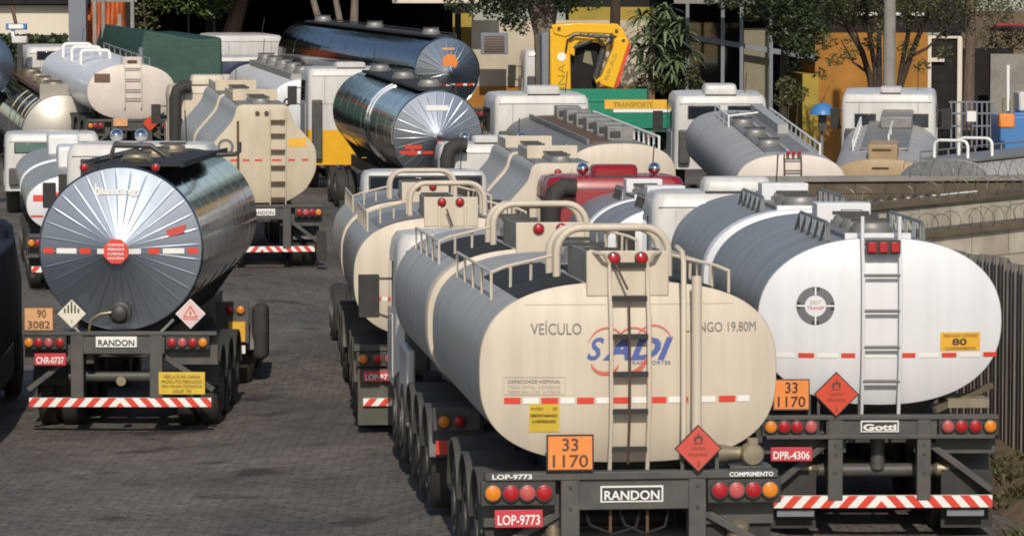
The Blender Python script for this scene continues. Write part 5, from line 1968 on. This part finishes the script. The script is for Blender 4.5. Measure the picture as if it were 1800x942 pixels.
# back wall with brown faces, behind the razor wire
A, B = P(1345, 320, 88), P(1990, 316, 88)
line_wall('brown_wall', 'brown grey block wall with razor wire, in front of the tan ended tank truck', A, B, 3.5, 0.25, 'blocksdark', 'concrete')
A, B = P(1440, 378, 108), P(2010, 322, 92)
line_wall('pale_wall', 'pale block wall rising to the right below the brown wall', A, B, 3.0, 0.25, 'blocks', 'brickbrown')
A, B = P(1500, 432, 121), P(1990, 378, 107)
line_wall('retaining_wall', 'lowest pale block wall just behind the corrugated fence', A, B, 3.5, 0.3, 'blocks', 'brickbrown')
M['wire'] = mat('razor wire', (0.2, 0.18, 0.15), 0.5, metal=0.6)
def razor(a, b, r, label, turns):
    mb = MB('wire')
    A, B = Vector(a), Vector(b)
    d = B - A
    pts = []
    n = turns * 12
    nx = Vector((-d.y, d.x, 0)).normalized()
    rw = random.Random(turns)
    ks = [rw.uniform(0.7, 1.15) for _ in range(turns + 2)]
    sg = [rw.uniform(-0.5, 0.5) for _ in range(turns + 2)]
    for i in range(n + 1):
        th = 2 * math.pi * i / 12
        j, f = divmod(i / 12, 1)
        j = int(j)
        k = ks[j] * (1 - f) + ks[j + 1] * f
        o_ = sg[j] * (1 - f) + sg[j + 1] * f
        pts.append(A + d * min(1, max(0, (i + 8 * o_) / n)) + nx * (r * k * math.cos(th)) + Vector((0, 0, r * 0.9 + r * k * math.sin(th))))
    mb.tube(pts, 0.006, 4, cap=False)
    o = mb.build('razor_wire', None, smooth=0)
    tag(o, label, 'razor wire', 'razor wire coils on the walls')
up = Vector((0, 0, 0.1))
razor(P(1590, 319, 88) + up, P(1990, 316, 88) + up, 0.16, 'razor wire coil along the top of the brown wall', 24)
razor(P(1440, 378, 108) + up, P(2010, 322, 92) + up, 0.15, 'razor wire coil along the top of the pale rising wall', 36)
razor(P(1500, 432, 121) + up, P(1990, 378, 107) + up, 0.14, 'razor wire coil along the lowest pale wall', 26)
# row of pale roof tiles or bottles along the foot of the brown wall
A, B = P(1480, 364, 102), P(1642, 347, 99)
e = thing('tile_ridge', 'dark ridge of scalloped tiles and white pipe below the brown wall', 'tile ridge')
for i in range(8):
    p = A.lerp(B, i / 7)
    mb = MB('blocksdark')
    mb.lathe((p.x, p.y, p.z), 'y', [(0, 0.1), (0.5, 0.09)], 12)
    mb.m('whiteprint')
    mb.lathe((p.x, p.y - 0.01, p.z), 'y', [(0, 0.05), (-0.02, 0.04)], 10)
    mb.build('tile', e)
mb = MB('whiteprint')
mb.tube([P(1650, 346, 99), P(1716, 339, 98)], 0.04, 8)
mb.build('pipe', e)
# dirt verge between the fence and the paving
bl, br_ = P(1765, 842, 163), P(1850, 950, 178)
vs, fs = [], []
rows = 26
for j in range(rows + 1):
    k = j / rows
    y = 30 + 24 * k
    fx = 1.0
    # fence line x at this y
    q0, q1 = P(1650, 436, 128), P(2125, 514, 175)
    fxx = q0.x + (q1.x - q0.x) * (y - q0.y) / (q1.y - q0.y)
    for i in range(9):
        x = fxx - 1.1 + 2.6 * i / 8 + 0.08 * math.sin(j * 1.7 + i)
        z = gz(x, y) + 0.004 + 0.30 * min(1, max(0, i / 3.0)) + 0.05 * math.sin(j * 2.1 + i * 1.3) * (i > 0)
        vs.append((x, y, z))
for j in range(rows):
    for i in range(8):
        a = j * 9 + i
        fs.append((a, a + 1, a + 10, a + 9))
mb = MB('dirt')
mb.add(vs, fs)
struct(mb.build('verge', None, smooth=180))
def tuft(mb, p, n, h, rnd, spread=0.35):
    for i in range(n):
        a = rnd.uniform(0, 6.28)
        r = spread * rnd.random()
        q = Vector(p) + Vector((r * math.cos(a), r * math.sin(a), 0))
        a = rnd.uniform(0, 6.28)
        d = Vector((math.cos(a) * 0.6, math.sin(a) * 0.6, 1)).normalized()
        sd_ = Vector((-math.sin(a), math.cos(a), 0)) * rnd.uniform(0.006, 0.022)
        hh = h * rnd.uniform(0.3, 1)
        mid = q + d * hh * 0.55
        tip = q + d * hh + Vector((d.x, d.y, -0.35)) * hh * 0.45
        mb.add([q - sd_ * 0.4, q + sd_ * 0.4, mid + sd_, tip, mid - sd_], [(0, 1, 2, 4), (4, 2, 3)])
rnd = random.Random(5)
mb = MB('leafolive')
q0, q1 = P(1650, 436, 128), P(2125, 514, 175)
for i in range(70):
    y = rnd.uniform(31, 48)
    x = q0.x + (q1.x - q0.x) * (y - q0.y) / (q1.y - q0.y) - abs(rnd.gauss(0, 0.4)) - 0.02
    tuft(mb, (x, y, gz(x, y) + 0.12), 40, rnd.uniform(0.12, 0.42), rnd, 0.22)
struct(mb.build('weeds', None, smooth=0, fix=False), 'stuff')

# ------------------------------------------------------------------ buildings behind
def wbox(mb, u0, u1, v0, v1, s, depth, dy=0.0):
    a, b = P(u0, v1, s), P(u1, v0, s)
    y = (a.y + b.y) / 2 + dy
    mb.box(a.x, b.x, y, y + depth, a.z, b.z)
GB = 420                        # photo row well below anything seen of the buildings' feet
t = thing('white_building', 'low white rendered building with grey pillar at the top left', 'building')
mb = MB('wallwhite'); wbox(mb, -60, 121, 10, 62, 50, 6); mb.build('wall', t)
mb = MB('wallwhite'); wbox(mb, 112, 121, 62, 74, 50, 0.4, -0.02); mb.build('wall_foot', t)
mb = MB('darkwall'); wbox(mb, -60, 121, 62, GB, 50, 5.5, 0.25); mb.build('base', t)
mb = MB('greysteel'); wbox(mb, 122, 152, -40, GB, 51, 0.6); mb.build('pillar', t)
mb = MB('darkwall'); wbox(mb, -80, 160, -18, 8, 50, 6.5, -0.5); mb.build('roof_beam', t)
t = thing('hedge', 'dark low hedge in front of the white building', 'hedge')
mb = MB('leafdark')
rnd = random.Random(11)
for i in range(1600):
    u, v = rnd.uniform(-40, 118), rnd.uniform(62, 130)
    p = P(u, v, 52.0 + rnd.uniform(-0.5, 0.5))
    a = [Vector((rnd.gauss(0, 1), rnd.gauss(0, 1), rnd.gauss(0, 1))).normalized() * 0.1 for _ in range(2)]
    mb.add([p - a[0], p + a[1], p + a[0], p - a[1]], [(0, 1, 2, 3)])
mb.build('foliage', t, smooth=0, fix=False)
t = thing('boom_barrier', 'white and blue barrier head with a tilted brown pole, before the white building', 'barrier')
mb = MB('cabwhite'); wbox(mb, 20, 47, 64, 77, 55, 0.4); mb.build('housing', t, bevel=0.04)
mb = MB('whiteprint'); wbox(mb, 19, 24, 53, 64, 55, 0.2, 0.1); mb.build('neck', t)
mb = MB('bluepaint'); wbox(mb, 10, 46, 42, 53, 55, 0.25); mb.m('whiteprint'); wbox(mb, 15, 41, 43.5, 51.5, 55, 0.1, -0.02); mb.build('head', t, bevel=0.02)
mb = MB('rust'); mb.tube([P(28, 42, 55), P(21, 12, 55)], 0.06, 8); mb.build('pole', t)
mb = MB('chassis'); wbox(mb, 30, 38, 77, 260, 55, 0.2, 0.1); mb.build('post', t)
t = thing('orange_shelter', 'orange tarpaulin hung on pale posts beside the grey pillar', 'shelter')
mb = MB('tarp')
vs, fs = [], []
for j in range(9):
    for i in range(25):
        u, v = 152 + 70 * i / 24, -30 + 116 * j / 8
        p = P(u, v, 50)
        p.y += 0.18 * math.sin(i * 1.1) + 0.1 * math.sin(j + i * 0.4)
        vs.append(p)
for j in range(8):
    for i in range(24):
        a = j * 25 + i
        fs.append((a, a + 1, a + 26, a + 25))
n0 = len(vs)
vs += [v + Vector((0, 0.03, 0)) for v in vs]
fs += [tuple(n0 + q for q in reversed(f)) for f in fs]
mb.add(vs, fs); mb.build('tarpaulin', t, smooth=180)
mb = MB('darkwall'); wbox(mb, 150, 240, -30, 200, 49, 0.2); mb.build('back_wall', t)
for (u, v0) in ((167, -30), (182, -30), (211, 25), (233, -30)):
    mb = MB('concrete'); wbox(mb, u - 3, u + 3, v0, 260, 52, 0.14); mb.build('post', t)
mb = MB('concrete'); mb.beam(P(211, 40, 52), P(178, 84, 52), 0.1, 0.1); mb.build('brace', t)
mb = MB('concrete'); wbox(mb, 160, 240, -34, 4, 52, 0.2, 0.03); mb.build('eaves', t)
# dark green covered load
t = thing('covered_trailer', 'trailer under a dark green tarpaulin behind the dusty white tank', 'trailer')
mb = MB('greentarp')
sec = [(243, 92), (252, 52), (300, 60), (345, 68), (390, 66), (392, 140), (330, 215), (246, 215)]
a = [P(u, v, 55) for u, v in sec]
vs = [p for p in a] + [p + Vector((-2.2, 7, 0.2)) for p in a]
n = len(a)
mb.add(vs, [tuple(range(n)), tuple(reversed(range(n, 2 * n)))] + [(k, (k + 1) % n, (k + 1) % n + n, k + n) for k in range(n)])
mb.build('tarpaulin', t, bevel=0.08)
mb = MB('greysteel'); mb.tube([P(248, 84, 55.5), P(246, 120, 55.5)], 0.08, 8); mb.build('post', t)
# open dark shed
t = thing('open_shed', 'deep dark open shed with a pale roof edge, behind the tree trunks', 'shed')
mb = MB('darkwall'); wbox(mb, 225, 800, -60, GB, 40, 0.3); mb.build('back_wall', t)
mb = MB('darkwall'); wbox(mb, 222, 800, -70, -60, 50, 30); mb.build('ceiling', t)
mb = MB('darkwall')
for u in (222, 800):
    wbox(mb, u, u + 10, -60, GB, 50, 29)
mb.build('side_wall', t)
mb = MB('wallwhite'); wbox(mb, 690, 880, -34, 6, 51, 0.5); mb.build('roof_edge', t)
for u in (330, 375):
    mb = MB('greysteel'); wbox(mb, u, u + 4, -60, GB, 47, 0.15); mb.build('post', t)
# cream wall with air conditioner
t = thing('cream_building', 'cream rendered building with mustard top band and orange base behind the crane', 'building')
mb = MB('wallcream'); wbox(mb, 829, 1150, 36, 152, 50, 8); mb.build('wall', t)
mb = MB('wallmustard'); wbox(mb, 1000, 1150, 13, 35.8, 50, 8, -0.05); mb.build('top_band', t)
mb = MB('wallmustard'); wbox(mb, 796, 829, 24, 152, 49.8, 7); mb.build('corner', t)
mb = MB('wallorange'); wbox(mb, 796, 1150, 152.2, GB, 50, 8, -0.05); mb.build('base', t)
mb = MB('darkwall'); wbox(mb, 880, 1160, -50, 12.8, 49.5, 8, -0.9); mb.build('roof', t)
ac = thing('air_conditioner', 'grey window air conditioner on the cream wall', 'air conditioner')
mb = MB('greysteel'); wbox(mb, 845, 893, 58, 96, 51, 0.6); mb.build('casing', ac, bevel=0.03)
mb = MB('rust')
for i in range(7):
    wbox(mb, 851, 887, 64 + 4.2 * i, 66.5 + 4.2 * i, 51, 0.03, -0.025)
mb.build('grille', ac)
# glazed dark hall
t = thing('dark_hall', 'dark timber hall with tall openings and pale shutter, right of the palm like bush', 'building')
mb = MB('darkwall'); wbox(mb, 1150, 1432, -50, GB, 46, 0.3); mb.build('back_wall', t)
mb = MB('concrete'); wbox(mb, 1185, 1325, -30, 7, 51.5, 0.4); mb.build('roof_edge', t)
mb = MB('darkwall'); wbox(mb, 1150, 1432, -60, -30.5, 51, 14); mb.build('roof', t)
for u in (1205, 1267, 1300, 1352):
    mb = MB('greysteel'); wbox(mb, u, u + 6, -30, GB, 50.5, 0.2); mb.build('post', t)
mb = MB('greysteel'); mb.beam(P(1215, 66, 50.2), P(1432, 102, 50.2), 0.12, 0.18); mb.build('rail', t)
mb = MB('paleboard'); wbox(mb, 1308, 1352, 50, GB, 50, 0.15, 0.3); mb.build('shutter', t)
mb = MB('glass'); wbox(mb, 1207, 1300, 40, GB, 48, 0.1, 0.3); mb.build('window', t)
# orange house
t = thing('orange_house', 'orange rendered house with white door frame, behind the many stemmed tree', 'house')
mb = MB('wallorange'); wbox(mb, 1432, 1630, 58, GB, 50, 7); mb.build('wall', t)
mb = MB('darkwall'); wbox(mb, 1432, 1720, -60, 57.8, 50, 6, 0.6); mb.build('upper_wall', t)
mb = MB('whiteprint')
for (a, b) in ((1468, 1485), (1508, 1525), (1530, 1546), (1575, 1586), (1605, 1630)):
    wbox(mb, a, b, 22, 28, 50, 0.1, 0.48)
mb.build('roof_vent', t)
mb = MB('wallmustard'); wbox(mb, 1410, 1438, 130, GB, 50, 6, -0.02); mb.build('corner', t)
mb = MB('darkwall'); wbox(mb, 1636, 1684, 64, GB, 50, 0.1, 0.35); mb.build('door', t)
mb = MB('wallwhite')
wbox(mb, 1630, 1636, 66, GB, 50, 0.2)
wbox(mb, 1682, 1690, 66, GB, 50, 0.2)
wbox(mb, 1630, 1690, 64, 68, 50, 0.2, -0.005)
wbox(mb, 1632, 1660, 102, 109, 50, 0.2, -0.01)
mb.build('door_frame', t)
mb = MB('brickbrown'); wbox(mb, 1690, 1980, 20, 95, 47, 6); mb.build('side_wall', t)
mb = MB('concrete'); wbox(mb, 1740, 1980, 95.2, GB, 48.5, 0.5); mb.build('yard_wall', t)
mb = MB('darkwall'); wbox(mb, 1690, 1780, 85, GB, 47.5, 0.3); mb.build('gate', t)
t = thing('awning', 'red flat awning cut by the right edge near the top', 'awning')
mb = MB('redcab')
a, b = P(1736, 52, 53), P(1960, 40, 56)
mb.add([a, P(1960, 52, 53), b, P(1752, 42, 56), a + Vector((0, 0, -0.06)), P(1960, 52, 53) + Vector((0, 0, -0.14)), b + Vector((0, 0, -0.06)), P(1752, 42, 56) + Vector((0, 0, -0.06))],
       [(0, 1, 2, 3), (7, 6, 5, 4), (0, 4, 5, 1), (1, 5, 6, 2), (2, 6, 7, 3), (3, 7, 4, 0)])
mb.build('canopy', t)
mb = MB('greysteel'); mb.tube([P(1900, 50, 54), P(1900, 300, 54)], 0.06, 8); mb.build('post', t)
# concrete utility pole
t = thing('utility_pole', 'grey concrete utility pole rising above the tan ended tank truck', 'utility pole')
mb = MB('concrete')
p = P(1563, 160, 56)
mb.tube([(p.x, p.y, p.z - 6), (p.x, p.y, p.z + 9)], 0.2, 14, rads=[0.24, 0.15])
mb.build('shaft', t)
# public phone hood
t = thing('phone_booth', 'blue domed public phone hood beside the orange house', 'phone booth')
p = P(1446, 196, 57)
mb = MB('bluepaint')
mb.lathe((p.x, p.y, p.z), 'z', [(-0.1, 0.42), (-0.02, 0.4), (0.1, 0.34), (0.22, 0.2), (0.27, 0.04)], 20)
mb.build('hood', t)
mb = MB('chassis'); mb.box(p.x - 0.12, p.x + 0.12, p.y - 0.05, p.y + 0.15, p.z - 0.6, p.z - 0.1); mb.build('phone', t)
mb = MB('greysteel'); mb.tube([(p.x, p.y + 0.2, p.z), (p.x, p.y + 0.2, p.z - 3)], 0.05, 8); mb.build('post', t)
# blue machine at right edge
t = thing('roller_machine', 'blue and orange machine with white cab at the right edge, behind the grey tank', 'machine')
mb = MB('bluepaint'); wbox(mb, 1758, 1850, 204, 300, 60, 2.0); wbox(mb, 1782, 1860, 198, 206, 60, 1.8, 0.05); mb.build('body', t, bevel=0.05)
mb = MB('orangeplate'); wbox(mb, 1757, 1784, 200, 226, 61, 0.5); mb.build('bonnet', t, bevel=0.06)
mb = MB('cabwhite'); wbox(mb, 1794, 1860, 162, 197, 60, 1.2, 0.3); mb.build('cab', t, bevel=0.06)
mb = MB('paleboard'); wbox(mb, 1766, 1772, 172, 200, 60, 0.15, 0.3); wbox(mb, 1778, 1784, 175, 200, 60, 0.15, 0.3); mb.build('lever', t)
mb = MB('whiteprint'); mb.tube([P(1772, 115, 57), P(1772, 200, 57)], 0.05, 8); mb.build('mast', t)
t = thing('gas_cylinder_cage', 'grey metal cage and white box behind the grey tanks, by the white door frame', 'cage')
mb = MB('greysteel')
for i in range(9):
    u = 1672 + i * 9
    mb.tube([P(u, 180, 58), P(u, 260, 58)], 0.03, 6)
for v in (180, 200, 222):
    mb.tube([P(1668, v, 58), P(1750, v, 58)], 0.03, 6)
mb.build('bars', t)
mb = MB('whiteref'); wbox(mb, 1700, 1716, 196, 214, 58.5, 0.4); mb.build('box', t)

# ------------------------------------------------------------------ trees
def crown(blobs, n, size, m, rnd, parent, squash=0.75, long=1.0):
    mb = MB(m)
    tot = sum(b[3] ** 2 for b in blobs)
    for (x, y, z, r) in blobs:
        k = max(6, int(n * r * r / tot))
        for i in range(k):
            d = Vector((rnd.gauss(0, 1), rnd.gauss(0, 1), rnd.gauss(0, 1))).normalized() * r * (0.35 + 0.75 * rnd.random() ** 0.6)
            p = Vector((x + d.x, y + d.y, z + d.z * squash))
            a = Vector((rnd.gauss(0, 1), rnd.gauss(0, 1), rnd.gauss(0, 0.7))).normalized()
            b = a.cross(Vector((rnd.gauss(0, 1), rnd.gauss(0, 1), rnd.gauss(0, 1)))).normalized()
            L = size * rnd.uniform(0.6, 1.3) * long
            W = size * rnd.uniform(0.3, 0.5)
            mb.add([p - a * L, p + b * W, p + a * L, p - b * W], [(0, 1, 2, 3)])
    return mb.build('crown', parent, smooth=0, fix=False)
def limb(mb, pts, r0, r1, n=9):
    k = len(pts)
    mb.tube(pts, r0, n, rads=[r0 + (r1 - r0) * i / (k - 1) for i in range(k)])
def px(pts, s):
    return [P(u, v, s) for u, v in pts]
def blobs_px(lst, s, rnd, dy=1.0):
    out = []
    for (u, v, rp) in lst:
        p = P(u, v, s)
        out.append((p.x, p.y + rnd.uniform(-dy, dy), p.z, rp / s))
    return out
TG_ = 'trees behind the yard'
rnd = random.Random(21)
t = thing('tree', 'leafy tree with a thick leaning trunk above the green covered trailer', 'tree', None, TG_)
mb = MB('bark'); limb(mb, px([(405, 230), (404, 70), (412, 40), (424, 0), (440, -60), (445, -120)], 48.5), 0.4, 0.2); limb(mb, px([(414, 30), (380, -20), (340, -50)], 48.5), 0.18, 0.06); mb.build('trunk', t)
crown(blobs_px([(330, 0, 34), (370, 8, 36), (395, -10, 30), (345, -40, 50), (420, -70, 70), (300, -10, 24), (380, -110, 80), (320, -90, 60), (365, 22, 20), (290, 4, 26)], 49, rnd), 4600, 0.1, 'leaf', rnd, t)
for (pp, r_, lab, mm) in (([(572, 240), (568, 60), (556, 20), (545, -20), (540, -90)], 0.14, 'thin pale leaning trunk, first behind the long polished tank', 'barkpale'),
                      ([(604, 240), (602, 60), (594, 20), (586, -20), (585, -90)], 0.13, 'thin pale trunk with a fork, middle one behind the long polished tank', 'barkpale'),
                      ([(622, 240), (622, 45), (624, 0), (626, -90)], 0.17, 'straight pale trunk, right of the forked one behind the long polished tank', 'barkpale')):
    t = thing('tree', lab, 'tree', None, TG_)
    mb = MB(mm); limb(mb, px(pp, 51.5), r_, r_ * 0.6); mb.build('trunk', t)
    u = pp[-1][0]
    crown(blobs_px([(u, -150, 70), (u - 40, -120, 45), (u + 40, -125, 45)], 51.5, rnd, 2), 700, 0.14, 'leafdark', rnd, t)
t = thing('tree', 'big grey barked tree with dark drooping leaves in front of the cream wall', 'tree', None, TG_)
mb = MB('barkpale'); limb(mb, px([(960, 260), (958, 100), (955, 60), (944, 20), (925, -30), (915, -90)], 54), 0.36, 0.24); limb(mb, px([(956, 70), (966, 20), (975, -30), (990, -90)], 54), 0.3, 0.2); limb(mb, px([(1008, -95), (975, -40), (963, -8)], 54), 0.1, 0.12); mb.build('trunk', t)
crown(blobs_px([(880, 2, 24), (905, 18, 22), (895, 40, 16), (918, 52, 12), (862, 8, 20), (845, 0, 22), (1000, 4, 22), (985, 14, 14), (930, -30, 50), (1000, -40, 50), (870, -40, 50), (890, 26, 20), (915, 30, 20), (830, 16, 14), (860, 24, 12), (1040, 0, 22), (800, 4, 20)], 54.5, rnd, 0.8), 5200, 0.085, 'leafdark', rnd, t, squash=0.9)
t = thing('tree', 'plain dark trunk in front of the mustard band right of the crane', 'tree', None, TG_)
mb = MB('barkdark'); limb(mb, px([(1081, 260), (1081, 40), (1083, -20), (1084, -90)], 53), 0.19, 0.15); mb.build('trunk', t)
crown(blobs_px([(1084, -130, 80), (1040, -90, 45), (1130, -95, 45)], 53, rnd, 2), 700, 0.14, 'leafdark', rnd, t)
def drooping(t, heads, s, rnd, m, nper=26, L=0.9, W=0.05):
    mb = MB(m)
    for (u, v, ll) in heads:
        c = P(u, v, s + rnd.uniform(-0.4, 0.4))
        for i in range(nper):
            a = rnd.uniform(0, 6.28)
            el = rnd.uniform(-0.3, 1.1)
            d = Vector((math.cos(a) * math.cos(el), math.sin(a) * math.cos(el), math.sin(el)))
            side = d.cross(Vector((0, 0, 1))).normalized() * W * rnd.uniform(0.6, 1.3)
            q = [c]
            for k in range(1, 5):
                tt = k / 4
                q.append(c + d * ll * tt + Vector((0, 0, -0.55 * ll * tt * tt)))
            vs, fs = [], []
            for k, p in enumerate(q):
                wd = (0.4, 1, 0.9, 0.6, 0.05)[k]
                vs += [p - side * wd, p + side * wd]
            for k in range(4):
                fs.append((2 * k, 2 * k + 1, 2 * k + 3, 2 * k + 2))
            mb.add(vs, fs)
    return mb.build('crown', t, smooth=0, fix=False)
t = thing('palm_bush', 'palm like bush with long drooping grey green leaves on a thin stem', 'bush', None, 'bushes behind the yard')
mb = MB('barkpale'); limb(mb, px([(1144, 230), (1143, 140), (1146, 80), (1150, 40)], 56), 0.1, 0.06); limb(mb, px([(1146, 110), (1170, 80), (1180, 60)], 56), 0.05, 0.03); mb.build('stem', t)
drooping(t, [(1128, 30, 0.8), (1170, 20, 0.8), (1200, 60, 0.75), (1210, 90, 0.7), (1160, 65, 0.85), (1140, 125, 0.7), (1185, 125, 0.6), (1150, 35, 0.85), (1135, 60, 0.8), (1170, 50, 0.85), (1150, 80, 0.8), (1185, 75, 0.7), (1128, 90, 0.75), (1170, 100, 0.75), (1145, 110, 0.7), (1195, 40, 0.6), (1190, 105, 0.6)], 56, rnd, 'leafpalm', nper=34, W=0.062)
for (lst, lab, mm, n) in (([(1135, 150, 22), (1165, 148, 22), (1190, 140, 24), (1212, 130, 18), (1225, 150, 16)], 'low green shrub below the palm like bush', 'leafolive', 900),
                          ([(1385, 150, 20), (1400, 165, 22), (1380, 175, 20)], 'dry brownish shrub right of the white cab with roof deflector', 'leafolive', 600)):
    t = thing('shrub', lab, 'shrub', None, 'bushes behind the yard')
    mb = MB('barkdark')
    for (u, v, r_) in lst:
        limb(mb, px([(u, v + 60), (u + 3, v)], 56), 0.03, 0.015, 5)
    mb.build('stem', t)
    crown(blobs_px(lst, 56, rnd, 0.4), n, 0.08, mm, rnd, t)
t = thing('tree', 'broad dark leaved tree hanging over the dark hall', 'tree', None, TG_)
mb = MB('barkdark'); limb(mb, px([(1378, 300), (1376, 160), (1380, 60), (1370, -20)], 54), 0.14, 0.1); limb(mb, px([(1378, 80), (1405, 40), (1420, 0)], 54), 0.07, 0.04); limb(mb, px([(1379, 90), (1345, 40), (1320, 0)], 54), 0.07, 0.04); mb.build('trunk', t)
crown(blobs_px([(1340, 10, 34), (1375, 20, 36), (1410, 30, 34), (1430, 60, 26), (1400, 80, 28), (1370, 60, 26), (1318, 22, 20), (1420, 0, 40), (1360, -30, 60), (1430, -40, 60), (1395, 115, 16), (1425, 100, 18), (1300, -10, 30), (1250, -4, 16), (1280, 6, 18)], 54.5, rnd, 1.0), 7000, 0.085, 'leafdark', rnd, t)
t = thing('tree', 'many stemmed bare tree in front of the orange house, behind the utility pole', 'tree', None, TG_)
mb = MB('barkdark')
for pp, r0, r1 in (([(1535, 200), (1530, 140), (1515, 90), (1490, 50), (1470, 10), (1460, -40)], 0.13, 0.05), ([(1540, 200), (1538, 120), (1528, 60), (1520, 0), (1515, -50)], 0.11, 0.05),
                   ([(1545, 200), (1545, 110), (1545, 40), (1548, -40)], 0.12, 0.06), ([(1580, 200), (1582, 150), (1600, 100), (1618, 55), (1640, 0), (1650, -50)], 0.14, 0.05),
                   ([(1575, 200), (1584, 120), (1596, 60), (1600, 0), (1604, -50)], 0.1, 0.05), ([(1515, 92), (1500, 40), (1505, -10)], 0.05, 0.02), ([(1600, 100), (1630, 85), (1655, 60), (1680, 20)], 0.06, 0.02),
                   ([(1490, 50), (1450, 30), (1430, 15)], 0.04, 0.015), ([(1528, 130), (1500, 110), (1478, 70)], 0.06, 0.02)):
    limb(mb, px(pp, 53), r0, r1, 7)
for i in range(70):
    u, v = rnd.uniform(1440, 1680), rnd.uniform(-10, 60)
    limb(mb, px([(u, v), (u + rnd.uniform(-12, 12), v - rnd.uniform(10, 30)), (u + rnd.uniform(-22, 22), v - rnd.uniform(30, 55))], 53 + rnd.uniform(-0.4, 0.4)), 0.022, 0.008, 4)
mb.build('trunk', t)
crown(blobs_px([(1470, 20, 30), (1510, 30, 24), (1600, 30, 26), (1640, 20, 30), (1680, 30, 30), (1450, 50, 16), (1570, 0, 40), (1490, 70, 10), (1660, 60, 18), (1620, 5, 30), (1480, -40, 60), (1640, -50, 60), (1500, 10, 34), (1540, 12, 30), (1450, 20, 26), (1450, 75, 20), (1465, 105, 16), (1490, 95, 18), (1530, 75, 18), (1600, 85, 20), (1625, 115, 16), (1545, 50, 24), (1660, 95, 20), (1440, 130, 14)], 53.3, rnd, 0.8), 6000, 0.075, 'leafolive', rnd, t)
t = thing('tree', 'reddish brown trunk with sparse twigs between the white door frame and red awning', 'tree', None, TG_)
mb = MB('bark'); limb(mb, px([(1702, 230), (1704, 120), (1708, 40), (1706, -40)], 54), 0.2, 0.13)
for i in range(60):
    u, v = rnd.uniform(1690, 1800), rnd.uniform(-5, 90)
    limb(mb, px([(u, v), (u + rnd.uniform(-16, 16), v - rnd.uniform(6, 22)), (u + rnd.uniform(-30, 30), v - rnd.uniform(15, 40))], 54 + rnd.uniform(-0.5, 0.5)), 0.018, 0.007, 4)
mb.build('trunk', t)
crown(blobs_px([(1720, 10, 30), (1760, 20, 34), (1790, 70, 26), (1740, 80, 18), (1780, 0, 40), (1730, -50, 60), (1700, 12, 30), (1750, 60, 30)], 54, rnd, 0.8), 2600, 0.065, 'leafolive', rnd, t)
t = thing('tree', 'yellow green sparse bush between the orange tarpaulin and the green load', 'bush', None, 'bushes behind the yard')
mb = MB('barkdark'); limb(mb, px([(258, 200), (256, 60), (252, 0)], 50), 0.06, 0.03); mb.build('trunk', t)
crown(blobs_px([(252, 20, 18), (266, 40, 16), (246, 50, 14), (262, 0, 22), (290, -20, 30)], 50, rnd, 0.5), 500, 0.09, 'leafolive', rnd, t)
